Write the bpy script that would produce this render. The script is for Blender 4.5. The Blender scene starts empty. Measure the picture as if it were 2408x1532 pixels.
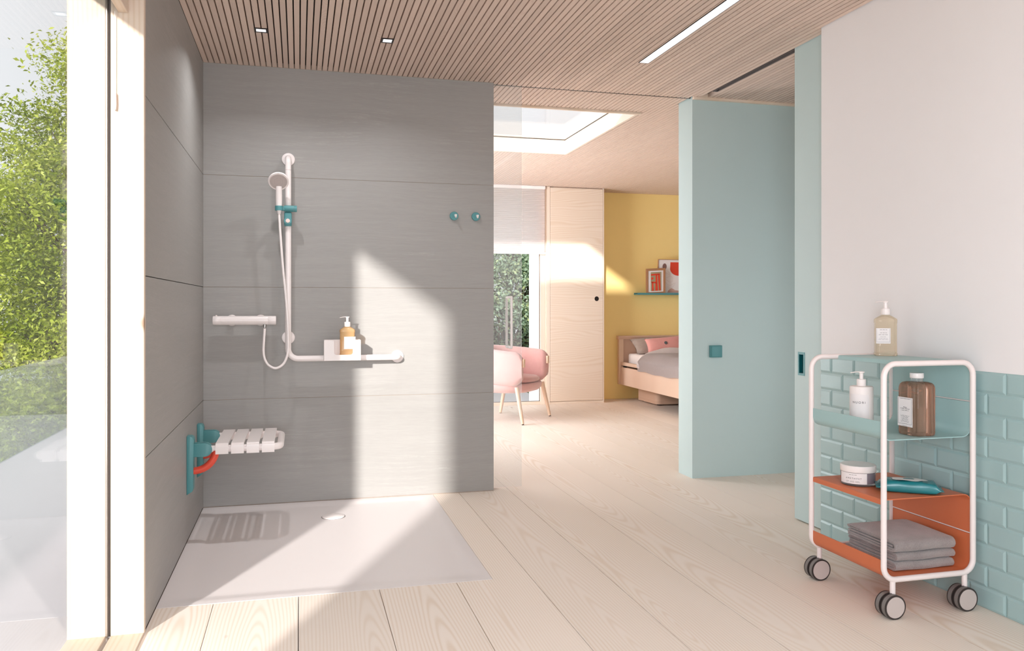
import bpy, bmesh, math, random
import numpy as np
from mathutils import Vector, Matrix

# ------------------------------------------------------------------ camera, world, sun, exposure
scene = bpy.context.scene
COL = scene.collection
R = math.radians
FPX = 1915.0
cam_d = bpy.data.cameras.new('camera')
cam_d.sensor_fit = 'HORIZONTAL'
cam_d.sensor_width = 36.0
cam_d.lens = 36.0 * FPX / 2408.0
cam_d.shift_y = -48.0 / 2408.0
cam_d.clip_start = 0.05
cam_d.clip_end = 300
cam = bpy.data.objects.new('camera', cam_d)
COL.objects.link(cam)
cam.location = (0, 0, 1.12)
cam.rotation_euler = (R(90), 0, R(-14.661))
scene.camera = cam

SUN_AZ, SUN_TAN = R(25.1), 0.307
sd = Vector((math.sin(SUN_AZ), math.cos(SUN_AZ), -SUN_TAN)).normalized()
sun_d = bpy.data.lights.new('sun', 'SUN')
sun_d.energy = 6.7
sun_d.angle = R(2.2)
sun_d.color = (1.0, 0.945, 0.90)
sun = bpy.data.objects.new('sun', sun_d)
COL.objects.link(sun)
sun.location = (-8, -14, 8)
sun.rotation_euler = sd.to_track_quat('-Z', 'Y').to_euler()

world = bpy.data.worlds.new('world')
scene.world = world
world.use_nodes = True
wn = world.node_tree.nodes
wn['Background'].inputs[0].default_value = (0.95, 0.97, 1.0, 1)
wn['Background'].inputs[1].default_value = 1.0

scene.view_settings.view_transform = 'Standard'
scene.view_settings.look = 'None'
scene.view_settings.gamma = 1.0
scene.view_settings.use_curve_mapping = False
scene.view_settings.exposure = 0.10
try:
    scene.cycles.use_denoising = True
    scene.cycles.max_bounces = 14
    scene.cycles.diffuse_bounces = 8
    scene.cycles.glossy_bounces = 4
    scene.cycles.transmission_bounces = 10
    scene.cycles.transparent_max_bounces = 16
    scene.cycles.caustics_reflective = False
    scene.cycles.caustics_refractive = False
    scene.cycles.sample_clamp_indirect = 6.0
except Exception:
    pass

def area(name, loc, target, size, size_y, power, color=(1, 1, 1), parent=None, spread=None):
    d = bpy.data.lights.new(name, 'AREA')
    d.shape = 'RECTANGLE'
    d.size, d.size_y, d.energy, d.color = size, size_y, power, color
    if spread is not None:
        d.spread = spread
    o = bpy.data.objects.new(name, d)
    COL.objects.link(o)
    v = Vector(target) - Vector(loc)
    o.rotation_euler = v.to_track_quat('-Z', 'Y').to_euler()
    if parent is not None:
        o.parent = parent
        loc = Vector(loc) - root_loc(parent)
    o.location = loc
    return o

# power of an added fill panel on the ceiling behind the camera
ROOM_FILL = 14.0
def soft(name, loc, target, sx, sy, power, color):
    d = bpy.data.lights.new(name, 'AREA')
    d.shape, d.size, d.size_y, d.energy, d.color = 'RECTANGLE', sx, sy, power, color
    o = bpy.data.objects.new(name, d)
    COL.objects.link(o)
    o.location = loc
    o.rotation_euler = (Vector(target) - Vector(loc)).to_track_quat('-Z', 'Y').to_euler()
    return o
# added unseen fill lights standing in for daylight: bathroom, bedroom and closet
soft('bathroom_fill', (-0.42, -0.25, 1.15), (1.9, 2.1, 0.95), 2.0, 1.7, 126.0, (0.88, 0.94, 1.0))
soft('bedroom_fill', (-0.35, 7.4, 1.2), (3.0, 9.0, 0.7), 2.2, 2.0, 205.0, (0.90, 0.95, 1.0))
soft('closet_fill', (3.3, 3.36, 0.9), (3.0, 4.79, 0.9), 1.0, 1.0, 5.0, (0.96, 0.98, 1.0))  # added fill that brightens the mint wall beyond the doorway

# ------------------------------------------------------------------ materials
def lin(c):
    def f(v):
        v = v / 255.0
        return v / 12.92 if v <= 0.04045 else ((v + 0.055) / 1.055) ** 2.4
    return (f(c[0]), f(c[1]), f(c[2]), 1.0)

class NT:
    def __init__(self, name):
        self.m = bpy.data.materials.new(name)
        self.m.use_nodes = True
        self.t = self.m.node_tree
        self.b = self.t.nodes['Principled BSDF']
        self.out = self.t.nodes['Material Output']
    def n(self, typ, **kw):
        x = self.t.nodes.new(typ)
        for k, v in kw.items():
            setattr(x, k, v)
        return x
    def put(self, sock, v):
        if hasattr(v, 'is_linked') or isinstance(v, bpy.types.NodeSocket):
            self.t.links.new(v, sock)
        else:
            sock.default_value = v
    def math(self, op, a, b=None, c=None):
        x = self.n('ShaderNodeMath', operation=op)
        self.put(x.inputs[0], a)
        if b is not None:
            self.put(x.inputs[1], b)
        if c is not None:
            self.put(x.inputs[2], c)
        return x.outputs[0]
    def noise(self, vec, scale, detail=3, rough=0.55, dist=0.0):
        x = self.n('ShaderNodeTexNoise')
        if vec is not None:
            self.t.links.new(vec, x.inputs['Vector'])
        x.inputs['Scale'].default_value = scale
        x.inputs['Detail'].default_value = detail
        x.inputs['Roughness'].default_value = rough
        x.inputs['Distortion'].default_value = dist
        return x.outputs['Fac']
    def mapping(self, vec, scale=(1, 1, 1), loc=(0, 0, 0), rot=(0, 0, 0)):
        x = self.n('ShaderNodeMapping')
        self.t.links.new(vec, x.inputs['Vector'])
        self.put(x.inputs['Scale'], scale)
        self.put(x.inputs['Location'], loc)
        self.put(x.inputs['Rotation'], rot)
        return x.outputs[0]
    def obj(self):
        return self.n('ShaderNodeTexCoord').outputs['Object']
    def rnd(self):
        return self.n('ShaderNodeObjectInfo').outputs['Random']
    def sep(self, v):
        x = self.n('ShaderNodeSeparateXYZ')
        self.t.links.new(v, x.inputs[0])
        return x.outputs
    def comb(self, x_, y_, z_):
        x = self.n('ShaderNodeCombineXYZ')
        for i, v in enumerate((x_, y_, z_)):
            self.put(x.inputs[i], v)
        return x.outputs[0]
    def mix(self, fac, a, b):
        x = self.n('ShaderNodeMix', data_type='RGBA')
        self.put(x.inputs[0], fac)
        self.put(x.inputs[6], a)
        self.put(x.inputs[7], b)
        return x.outputs[2]
    def maprange(self, v, a, b, c=0.0, d=1.0):
        x = self.n('ShaderNodeMapRange')
        self.put(x.inputs[0], v)
        for i, q in enumerate((a, b, c, d)):
            x.inputs[i + 1].default_value = q
        return x.outputs[0]
    def bump(self, h, strength, dist=0.01):
        x = self.n('ShaderNodeBump')
        self.t.links.new(h, x.inputs['Height'])
        x.inputs['Strength'].default_value = strength
        x.inputs['Distance'].default_value = dist
        self.t.links.new(x.outputs[0], self.b.inputs['Normal'])

def plain(name, col, rough=0.5, var=0.03, nscale=9.0, metal=0.0, bump=0.0, bscale=200.0, spec=0.5, sheen=0.0):
    k = NT(name)
    c = lin(col)
    dark = tuple(v * (1 - var * 2) for v in c[:3]) + (1,)
    o = k.obj()
    k.put(k.b.inputs['Base Color'], k.mix(k.noise(o, nscale), c, dark))
    k.b.inputs['Roughness'].default_value = rough
    k.b.inputs['Metallic'].default_value = metal
    k.b.inputs['Specular IOR Level'].default_value = spec
    if sheen:
        k.b.inputs['Sheen Weight'].default_value = sheen
    if bump:
        k.bump(k.noise(o, bscale, 2), bump, 0.004)
    return k.m

def wood(name, base, line, axis='Y', freq=520.0, amount=0.6, tilt=0.06, spread=0.28, rough=0.55, knots=True, tone=0.0, coarse=1.0, warp=None):
    """Plank sliced from tilted growth rings; axis is the grain direction."""
    k = NT(name)
    o = k.obj()
    s = k.sep(o)
    if axis == 'Y':
        g, a, b = s[1], s[0], s[2]
    elif axis == 'Z':
        g, a, b = s[2], s[0], s[1]
        a = k.math('ADD', a, b)
    else:
        g, a, b = s[0], s[2], s[1]
    r = k.rnd()
    r2 = k.math('FRACT', k.math('MULTIPLY', r, 37.17))
    r3 = k.math('FRACT', k.math('MULTIPLY', r, 91.73))
    gs = k.math('ADD', g, k.math('MULTIPLY', r, 40.0))
    v1 = k.comb(k.math('MULTIPLY', a, 5.0 * coarse), k.math('MULTIPLY', gs, 0.9 * coarse), r2)
    n1 = k.math('SUBTRACT', k.noise(v1, 1.0, 2), 0.5)
    ax = k.math('ADD', k.math('ADD', a, k.math('MULTIPLY', k.math('SUBTRACT', r2, 0.5), spread)), k.math('MULTIPLY', n1, 0.10 / coarse if warp is None else warp))
    wob = k.noise(k.comb(k.math('MULTIPLY', gs, 0.35 * coarse), r3, 0.0), 1.0, 1)
    bz = k.math('ADD', k.math('MULTIPLY', k.math('SUBTRACT', wob, 0.5), 3.2 * tilt * 10 * 0.25), k.math('MULTIPLY', r3, 0.10))
    rad = k.math('SQRT', k.math('ADD', k.math('MULTIPLY', ax, ax), k.math('MULTIPLY', bz, bz)))
    w = k.math('SINE', k.math('MULTIPLY', rad, freq))
    w = k.math('POWER', k.maprange(w, -1, 1), 2.2)
    fib = k.noise(k.comb(k.math('MULTIPLY', a, 260.0), k.math('MULTIPLY', gs, 4.0), k.math('MULTIPLY', b, 60.0)), 1.0, 2)
    big = k.noise(k.comb(k.math('MULTIPLY', a, 3.0), k.math('MULTIPLY', gs, 0.7), r2), 1.0, 2)
    f = k.math('MULTIPLY', w, k.maprange(big, 0.25, 0.75, amount * 0.35, amount))
    f = k.math('ADD', f, k.math('MULTIPLY', k.math('SUBTRACT', fib, 0.5), 0.22 * amount))
    col = k.mix(f, lin(base), lin(line))
    if tone:
        t = k.maprange(r, 0, 1, 1 - tone, 1 + tone * 0.4)
        col2 = k.n('ShaderNodeMix', data_type='RGBA', blend_type='MULTIPLY')
        col2.inputs[0].default_value = 1.0
        k.put(col2.inputs[6], col)
        k.put(col2.inputs[7], k.comb(t, t, t))
        col = col2.outputs[2]
    if knots:
        vo = k.n('ShaderNodeTexVoronoi')
        k.put(vo.inputs['Vector'], k.comb(k.math('MULTIPLY', a, 4.2), k.math('MULTIPLY', gs, 2.1), k.math('MULTIPLY', r2, 9.0)))
        vo.inputs['Scale'].default_value = 1.0
        keep = k.math('GREATER_THAN', k.sep(vo.outputs['Color'])[0], 0.62)
        spot = k.math('MULTIPLY', k.math('MULTIPLY', k.maprange(vo.outputs['Distance'], 0.075, 0.035), keep), 0.75)
        col = k.mix(spot, col, lin((118, 84, 52)))
    k.put(k.b.inputs['Base Color'], col)
    k.b.inputs['Roughness'].default_value = rough
    k.b.inputs['Specular IOR Level'].default_value = 0.35
    k.bump(f, 0.04, 0.002)
    return k.m

def stone(name, base, dark, light):
    k = NT(name)
    o = k.obj()
    s = k.sep(o)
    h = k.math('ADD', s[0], s[1])
    r = k.math('MULTIPLY', k.rnd(), 30.0)
    slope = k.math('MULTIPLY', k.noise(k.comb(k.math('MULTIPLY', h, 1.3), k.math('MULTIPLY', s[2], 1.6), r), 1.0, 1), 0.09)
    zz = k.math('ADD', s[2], slope)
    a = k.noise(k.comb(k.math('MULTIPLY', h, 1.5), k.math('MULTIPLY', zz, 42.0), r), 1.0, 6, 0.68, 0.1)
    b = k.noise(k.comb(k.math('MULTIPLY', h, 16.0), k.math('MULTIPLY', zz, 300.0), r), 1.0, 3)
    c = k.noise(k.comb(k.math('MULTIPLY', h, 1.2), k.math('MULTIPLY', s[2], 2.4), r), 1.0, 2)
    f = k.math('ADD', k.math('ADD', k.math('MULTIPLY', a, 0.35), k.math('MULTIPLY', b, 0.40)), k.math('MULTIPLY', c, 0.25))
    col = k.mix(k.maprange(f, 0.32, 0.68), lin(dark), lin(base))
    vm = k.maprange(k.noise(k.comb(k.math('MULTIPLY', h, 1.8), k.math('MULTIPLY', s[2], 3.0), k.math('ADD', r, 4.0)), 1.0, 2), 0.50, 0.68)
    vein = k.math('MULTIPLY', k.math('MULTIPLY', k.maprange(k.math('ABSOLUTE', k.math('SUBTRACT', a, 0.55)), 0.014, 0.0), 0.5), vm)
    col = k.mix(vein, col, lin(light))
    k.put(k.b.inputs['Base Color'], col)
    k.b.inputs['Roughness'].default_value = 0.5
    k.b.inputs['Specular IOR Level'].default_value = 0.35
    k.bump(f, 0.05, 0.002)
    return k.m

def clear_glass(name, tint=(0.97, 0.985, 0.98), gloss=0.9, ior=1.45, painted_haze=0.0):
    k = NT(name)
    t = k.t
    t.nodes.remove(k.b)
    tr = k.n('ShaderNodeBsdfTransparent')
    tr.inputs[0].default_value = (*tint, 1)
    gl = k.n('ShaderNodeBsdfGlossy')
    gl.inputs[0].default_value = (gloss, gloss, gloss, 1)
    gl.inputs['Roughness'].default_value = 0.01
    fr = k.n('ShaderNodeFresnel')
    bf = k.n('ShaderNodeNewGeometry').outputs['Backfacing']
    k.put(fr.inputs[0], k.maprange(bf, 0.0, 1.0, ior, 1.0 / ior))
    mx = k.n('ShaderNodeMixShader')
    t.links.new(fr.outputs[0], mx.inputs[0])
    t.links.new(tr.outputs[0], mx.inputs[1])
    t.links.new(gl.outputs[0], mx.inputs[2])
    res = mx.outputs[0]
    if painted_haze:
        df = k.n('ShaderNodeBsdfDiffuse')
        df.inputs[0].default_value = (0.9, 0.9, 0.9, 1)
        m2 = k.n('ShaderNodeMixShader')
        m2.inputs[0].default_value = painted_haze
        t.links.new(res, m2.inputs[1])
        t.links.new(df.outputs[0], m2.inputs[2])
        res = m2.outputs[0]
    t.links.new(res, k.out.inputs[0])
    return k.m

def liquid(name, col, ior=1.33, body=0.55, trans=0.8):
    """tinted see-through body with a glossy skin"""
    k = NT(name)
    c = lin(col)
    k.put(k.b.inputs['Base Color'], c)
    k.b.inputs['Transmission Weight'].default_value = trans
    k.b.inputs['Roughness'].default_value = 0.04
    k.b.inputs['IOR'].default_value = ior
    tr = k.n('ShaderNodeBsdfTransparent')
    tr.inputs[0].default_value = c
    mx = k.n('ShaderNodeMixShader')
    mx.inputs[0].default_value = body
    k.t.links.new(tr.outputs[0], mx.inputs[1])
    k.t.links.new(k.b.outputs[0], mx.inputs[2])
    k.t.links.new(mx.outputs[0], k.out.inputs[0])
    return k.m

def glow(name, col, strength):
    k = NT(name)
    k.put(k.b.inputs['Base Color'], (0.9, 0.9, 0.9, 1))
    k.put(k.b.inputs['Emission Color'], (*col, 1))
    k.b.inputs['Emission Strength'].default_value = strength
    return k.m

def leafmat(name, c1, c2, c3, trans=0.35):
    k = NT(name)
    isl = k.n('ShaderNodeAttribute', attribute_name='tone').outputs['Fac']
    r = k.n('ShaderNodeValToRGB')
    e = r.color_ramp.elements
    e[0].color, e[1].color = lin(c1), lin(c3)
    m = e.new(0.5)
    m.color = lin(c2)
    k.t.links.new(isl, r.inputs[0])
    k.put(k.b.inputs['Base Color'], r.outputs[0])
    k.b.inputs['Roughness'].default_value = 0.45
    tl = k.n('ShaderNodeBsdfTranslucent')
    k.t.links.new(r.outputs[0], tl.inputs[0])
    mx = k.n('ShaderNodeMixShader')
    mx.inputs[0].default_value = trans
    k.t.links.new(k.b.outputs[0], mx.inputs[1])
    k.t.links.new(tl.outputs[0], mx.inputs[2])
    k.t.links.new(mx.outputs[0], k.out.inputs[0])
    return k.m

def fabric(name, c1, c2, scale=900.0, bump=0.5, sheen=0.3, rough=0.9):
    k = NT(name)
    o = k.obj()
    n = k.noise(o, scale, 2)
    n2 = k.noise(o, scale * 0.06, 3)
    k.put(k.b.inputs['Base Color'], k.mix(k.math('MULTIPLY', k.math('ADD', n, n2), 0.55), lin(c1), lin(c2)))
    k.b.inputs['Roughness'].default_value = rough
    k.b.inputs['Sheen Weight'].default_value = sheen
    k.b.inputs['Specular IOR Level'].default_value = 0.2
    k.bump(n, bump, 0.002)
    return k.m

def paper_blind(name):
    k = NT(name)
    k.put(k.b.inputs['Base Color'], lin((250, 246, 246)))
    k.b.inputs['Roughness'].default_value = 0.9
    tl = k.n('ShaderNodeBsdfTranslucent')
    tl.inputs[0].default_value = lin((252, 248, 248))
    mx = k.n('ShaderNodeMixShader')
    mx.inputs[0].default_value = 0.8
    k.t.links.new(k.b.outputs[0], mx.inputs[1])
    k.t.links.new(tl.outputs[0], mx.inputs[2])
    k.t.links.new(mx.outputs[0], k.out.inputs[0])
    return k.m

M = {}
M['floor_wood'] = wood('floor_wood', (242, 231, 220), (220, 198, 174), 'Y', 560, 0.60, tone=0.05, warp=0.045)
M['slat_wood'] = wood('slat_wood', (222, 200, 186), (200, 172, 154), 'Y', 1500, 0.55, knots=False, tone=0.10, coarse=3.0)
M['pine'] = wood('pine', (236, 220, 205), (218, 192, 166), 'Z', 480, 0.6)
M['jamb'] = wood('jamb', (214, 197, 181), (198, 172, 146), 'Z', 420, 0.6, warp=0.05)
M['sill'] = wood('sill', (214, 196, 180), (198, 172, 146), 'Y', 420, 0.6, warp=0.05)
M['pine_y'] = wood('pine_y', (236, 218, 203), (218, 192, 166), 'Y', 480, 0.6)
M['pine_x'] = wood('pine_x', (231, 214, 197), (212, 184, 154), 'X', 230, 0.5, tilt=0.09, spread=0.5, coarse=0.62, warp=0.40)
M['bed_wood'] = wood('bed_wood', (222, 194, 174), (206, 172, 148), 'Y', 480, 0.4, knots=False)
M['bed_wood_x'] = wood('bed_wood_x', (214, 180, 156), (196, 156, 130), 'X', 480, 0.4, knots=False)
M['leg_wood'] = wood('leg_wood', (228, 198, 172), (206, 172, 142), 'Z', 900, 0.4, knots=False, coarse=3.0)
M['frame_wood'] = wood('frame_wood', (178, 130, 94), (152, 104, 72), 'Z', 900, 0.5, knots=False, coarse=3.0)
M['dark_gap'] = plain('dark_gap', (30, 20, 14), 0.9)
M['subfloor'] = plain('subfloor', (96, 76, 60), 0.9)
M['stone'] = stone('stone', (164, 162, 159), (152, 150, 147), (186, 184, 181))
M['stone_back'] = plain('stone_back', (92, 84, 76), 0.9)
M['joint'] = plain('joint', (166, 152, 140), 0.9)
M['plaster'] = plain('plaster', (240, 238, 239), 0.9, 0.01)
M['plaster_grey'] = plain('plaster_grey', (206, 198, 192), 0.9, 0.01)
M['yellow'] = plain('yellow', (254, 226, 152), 0.9, 0.015)
M['mint'] = plain('mint', (189, 209, 209), 0.55, 0.01)
M['mint_tile'] = plain('mint_tile', (166, 194, 195), 0.30, 0.012, 30)
M['grout'] = plain('grout', (206, 224, 222), 0.8)
M['teal'] = plain('teal', (84, 146, 150), 0.42, 0.02)
M['teal_deep'] = plain('teal_deep', (10, 92, 98), 0.4, 0.02)
M['white_gloss'] = plain('white_gloss', (244, 236, 234), 0.28, 0.005)
M['white_matt'] = plain('white_matt', (243, 236, 234), 0.45, 0.005)
M['tray_white'] = plain('tray_white', (228, 222, 221), 0.4, 0.005)
M['red'] = plain('red', (230, 82, 60), 0.4, 0.02)
M['orange'] = plain('orange', (206, 112, 72), 0.45, 0.015)
M['shelf_mint'] = plain('shelf_mint', (164, 196, 196), 0.45, 0.01)
M['tube_white'] = plain('tube_white', (240, 228, 226), 0.35, 0.005)
M['rubber'] = plain('rubber', (126, 122, 120), 0.55, 0.02)
M['rubber_dark'] = plain('rubber_dark', (52, 44, 42), 0.6, 0.02)
M['hub'] = plain('hub', (196, 184, 180), 0.5, 0.01)
M['chrome'] = plain('chrome', (190, 184, 180), 0.2, 0.0, metal=1.0)
M['nozzle'] = plain('nozzle', (196, 184, 180), 0.6, 0.02)
M['nozzle_dark'] = plain('nozzle_dark', (146, 134, 130), 0.6, 0.02)
M['pink_button'] = plain('pink_button', (240, 214, 206), 0.4, 0.01)
M['glass'] = clear_glass('glass', (0.985, 0.99, 0.99), 0.9, 1.16)
M['skylight_glass'] = clear_glass('skylight_glass', (0.97, 0.97, 0.97), 0.9, 1.1)
M['balcony_glass'] = clear_glass('balcony_glass', (0.90, 0.95, 0.94), 0.9, 1.45, 0.12)
M['shower_glass'] = clear_glass('shower_glass', (0.96, 0.97, 0.97), 0.9, 1.45, 0.10)  # white mixed in paints reflective whitening onto the pane
M['amber'] = liquid('amber', (250, 218, 168), 1.33, 0.55, 0.4)
M['straw'] = liquid('straw', (248, 238, 220), 1.33, 0.6, 0.65)
M['rose'] = liquid('rose', (214, 172, 150), 1.36, 0.8)
M['jar_clear'] = liquid('jar_clear', (244, 240, 240), 1.3)
M['violet'] = plain('violet', (172, 154, 172), 0.5, 0.05, 90)
M['paper'] = plain('paper', (238, 232, 232), 0.7, 0.01)
M['print'] = plain('print', (138, 130, 132), 0.8)
M['print_dark'] = plain('print_dark', (62, 58, 62), 0.8)
M['wipes'] = plain('wipes', (32, 124, 132), 0.22, 0.03, 40, bump=0.15, bscale=26)
M['wipes_white'] = plain('wipes_white', (232, 226, 224), 0.35, 0.01)
M['towel'] = fabric('towel', (100, 92, 92), (182, 171, 169), 300, 1.0, 0.5)
M['boucle'] = fabric('boucle', (200, 146, 140), (222, 176, 170), 260, 0.9, 0.6)
M['pink_cloth'] = fabric('pink_cloth', (222, 152, 144), (232, 170, 162), 900, 0.3)
M['linen'] = fabric('linen', (196, 186, 184), (216, 206, 204), 800, 0.3)
M['linen_dark'] = fabric('linen_dark', (158, 142, 132), (178, 162, 152), 800, 0.3)
M['sheet'] = fabric('sheet', (240, 230, 226), (246, 238, 234), 900, 0.1)
M['blind'] = paper_blind('blind')
M['lamp'] = glow('lamp', (0.95, 0.95, 1.0), 0.72)
M['lamp_small'] = glow('lamp_small', (0.95, 0.97, 1.0), 0.72)
M['metal_dark'] = plain('metal_dark', (52, 46, 44), 0.4, 0.02, metal=0.6)
M['track'] = plain('track', (104, 96, 94), 0.5, 0.03)
M['seal'] = plain('seal', (120, 108, 102), 0.5)
M['render_white'] = plain('render_white', (246, 244, 244), 0.9, 0.01)
M['terrace'] = plain('terrace', (204, 201, 205), 0.8, 0.015)
M['grass'] = plain('grass', (106, 122, 60), 0.95, 0.2, 0.7)
M['bark'] = plain('bark', (84, 66, 48), 0.9, 0.2, 6, bump=0.5, bscale=30)
M['leaf'] = leafmat('leaf', (70, 98, 20), (158, 174, 48), (214, 218, 120))
M['leaf_blue'] = leafmat('leaf_blue', (104, 134, 110), (160, 182, 158), (214, 220, 150))
M['felt_grey'] = plain('felt_grey', (92, 98, 98), 0.8)
M['art_red'] = plain('art_red', (226, 72, 46), 0.8, 0.02)
M['art_grey'] = plain('art_grey', (134, 102, 96), 0.8, 0.02)
M['art_rose'] = plain('art_rose', (208, 168, 156), 0.8, 0.02)
M['art_sage'] = plain('art_sage', (168, 154, 122), 0.8, 0.02)
M['art_line'] = plain('art_line', (206, 188, 180), 0.8, 0.02)

# ------------------------------------------------------------------ mesh helpers
def rootchain(o):
    v = Vector((0, 0, 0))
    while o is not None:
        v += o.location
        o = o.parent
    return v
root_loc = rootchain

def link(name, me, mat=None, parent=None, loc=(0, 0, 0)):
    o = bpy.data.objects.new(name, me)
    COL.objects.link(o)
    if mat is not None and me is not None and len(me.materials) == 0:
        me.materials.append(mat)
    if parent is not None:
        o.parent = parent
    o.location = loc
    return o

class MB:
    def __init__(self):
        self.bm = bmesh.new()
    def _bev(self, geom_verts, w, seg):
        vs = set(geom_verts)
        es = [e for e in self.bm.edges if e.verts[0] in vs and e.verts[1] in vs]
        bmesh.ops.bevel(self.bm, geom=es, offset=w, segments=seg, affect='EDGES', profile=0.5)
    def box(self, x0, x1, y0, y1, z0, z1, bev=0.0, seg=2):
        r = bmesh.ops.create_cube(self.bm, size=1.0)
        c = Vector(((x0 + x1) / 2, (y0 + y1) / 2, (z0 + z1) / 2))
        for v in r['verts']:
            v.co = Vector((v.co.x * (x1 - x0), v.co.y * (y1 - y0), v.co.z * (z1 - z0))) + c
        if bev:
            self._bev(r['verts'], bev, seg)
        return self
    def loft(self, secs, cap=True, closed_u=False):
        rows = [[self.bm.verts.new(p) for p in s] for s in secs]
        n = len(rows[0])
        pairs = list(zip(rows[:-1], rows[1:]))
        if closed_u:
            pairs.append((rows[-1], rows[0]))
        for a, b in pairs:
            for i in range(n):
                j = (i + 1) % n
                self.bm.faces.new((a[i], a[j], b[j], b[i]))
        if cap and not closed_u:
            self.bm.faces.new(list(reversed(rows[0])))
            self.bm.faces.new(rows[-1])
        return self
    def tube(self, path, r, n=14, cap=True, closed=False):
        P = [Vector(p) for p in path]
        rs = r if isinstance(r, (list, tuple)) else [r] * len(P)
        T = []
        for i in range(len(P)):
            if closed:
                t = P[(i + 1) % len(P)] - P[i - 1]
            else:
                t = P[min(i + 1, len(P) - 1)] - P[max(i - 1, 0)]
            T.append(t.normalized())
        up = Vector((0, 0, 1)) if abs(T[0].z) < 0.9 else Vector((1, 0, 0))
        u = T[0].cross(up).normalized()
        secs = []
        for i, p in enumerate(P):
            if i:
                q = T[i - 1].rotation_difference(T[i])
                u = q @ u
            u = (u - T[i] * u.dot(T[i])).normalized()
            w = T[i].cross(u)
            secs.append([p + (u * math.cos(2 * math.pi * k / n) + w * math.sin(2 * math.pi * k / n)) * rs[i] for k in range(n)])
        return self.loft(secs, cap, closed)
    def lathe(self, prof, c, axis='Z', n=28):
        cx, cy, cz = c
        secs = []
        for r, h in prof:
            s = []
            for k in range(n):
                a = 2 * math.pi * k / n
                x, y = r * math.cos(a), r * math.sin(a)
                if axis == 'Z':
                    s.append(Vector((cx + x, cy + y, cz + h)))
                elif axis == 'Y':
                    s.append(Vector((cx + x, cy + h, cz - y)))
                else:
                    s.append(Vector((cx + h, cy + x, cz + y)))
            secs.append(s)
        return self.loft(secs)
    def prism(self, poly, axis, a, b, bev=0.0, seg=2):
        def P(u, v, w):
            return {'X': (w, u, v), 'Y': (u, w, v), 'Z': (u, v, w)}[axis]
        A = [self.bm.verts.new(P(u, v, a)) for u, v in poly]
        B = [self.bm.verts.new(P(u, v, b)) for u, v in poly]
        n = len(poly)
        for i in range(n):
            j = (i + 1) % n
            self.bm.faces.new((A[i], A[j], B[j], B[i]))
        self.bm.faces.new(list(reversed(A)))
        self.bm.faces.new(B)
        if bev:
            vs = set(A)
            es = [e for e in self.bm.edges if (e.verts[0] in vs and e.verts[1] in vs) or (e.verts[0] in set(B) and e.verts[1] in set(B))]
            bmesh.ops.bevel(self.bm, geom=es, offset=bev, segments=seg, affect='EDGES', profile=0.5)
        return self
    def grid(self, f, nu, nv):
        rows = [[self.bm.verts.new(f(i / nu, j / nv)) for j in range(nv + 1)] for i in range(nu + 1)]
        for i in range(nu):
            for j in range(nv):
                self.bm.faces.new((rows[i][j], rows[i + 1][j], rows[i + 1][j + 1], rows[i][j + 1]))
        return self
    def xf(self, m):
        bmesh.ops.transform(self.bm, matrix=m, verts=self.bm.verts)
        return self
    def mesh(self, name, offset=(0, 0, 0), ang=38.0):
        off = Vector(offset)
        for v in self.bm.verts:
            v.co -= off
        bmesh.ops.recalc_face_normals(self.bm, faces=self.bm.faces)
        me = bpy.data.meshes.new(name)
        self.bm.to_mesh(me)
        self.bm.free()
        if ang:
            me.shade_smooth()
            me.set_sharp_from_angle(angle=R(ang))
        return me
    def build(self, name, mat, parent=None, ang=38.0, label=None, kind=None):
        """World coordinates in, one mesh object out."""
        off = root_loc(parent) if parent is not None else Vector((0, 0, 0))
        o = link(name, self.mesh(name, off, ang), mat, parent)
        if label:
            o['label'] = label
        if kind:
            o['kind'] = kind
        return o

def thing(name, label, cat, loc, group=None):
    o = bpy.data.objects.new(name, None)
    COL.objects.link(o)
    o.location = loc
    o.empty_display_size = 0.1
    o['label'] = label
    o['category'] = cat
    if group:
        o['group'] = group
    return o

def tag(o, label, cat, group=None):
    o['label'] = label
    o['category'] = cat
    if group:
        o['group'] = group
    return o

def struct(name, mb, mat, ang=0.0):
    o = mb.build(name, mat, None, ang)
    o['kind'] = 'structure'
    return o

def sroot(name, loc=(0, 0, 0)):
    o = bpy.data.objects.new(name, None)
    COL.objects.link(o)
    o.location = loc
    o['kind'] = 'structure'
    return o

def fillet(pts, rad, n=7):
    """Round the corners of a 3D polyline."""
    P = [Vector(p) for p in pts]
    out = [P[0]]
    for i in range(1, len(P) - 1):
        a, b, c = P[i - 1], P[i], P[i + 1]
        u, v = (a - b).normalized(), (c - b).normalized()
        th = u.angle(v)
        r = rad[i - 1] if isinstance(rad, (list, tuple)) else rad
        d = r / math.tan(th / 2)
        d = min(d, (a - b).length * 0.49, (c - b).length * 0.49)
        r = d * math.tan(th / 2)
        cen = b + (u + v).normalized() * (r / math.sin(th / 2))
        s, e = b + u * d - cen, b + v * d - cen
        for k in range(n + 1):
            t = k / n
            om = s.angle(e)
            w = (s * math.sin((1 - t) * om) + e * math.sin(t * om)) / math.sin(om) if om > 1e-4 else s
            out.append(cen + w)
    out.append(P[-1])
    return out

def rrect(w, d, r, n=5):
    r = min(r, w / 2 - 1e-4, d / 2 - 1e-4)
    pts = []
    for cx, cy, a0 in ((w / 2 - r, d / 2 - r, 0), (-w / 2 + r, d / 2 - r, 90), (-w / 2 + r, -d / 2 + r, 180), (w / 2 - r, -d / 2 + r, 270)):
        for k in range(n + 1):
            a = R(a0 + 90 * k / n)
            pts.append((cx + r * math.cos(a), cy + r * math.sin(a)))
    return pts

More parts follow.
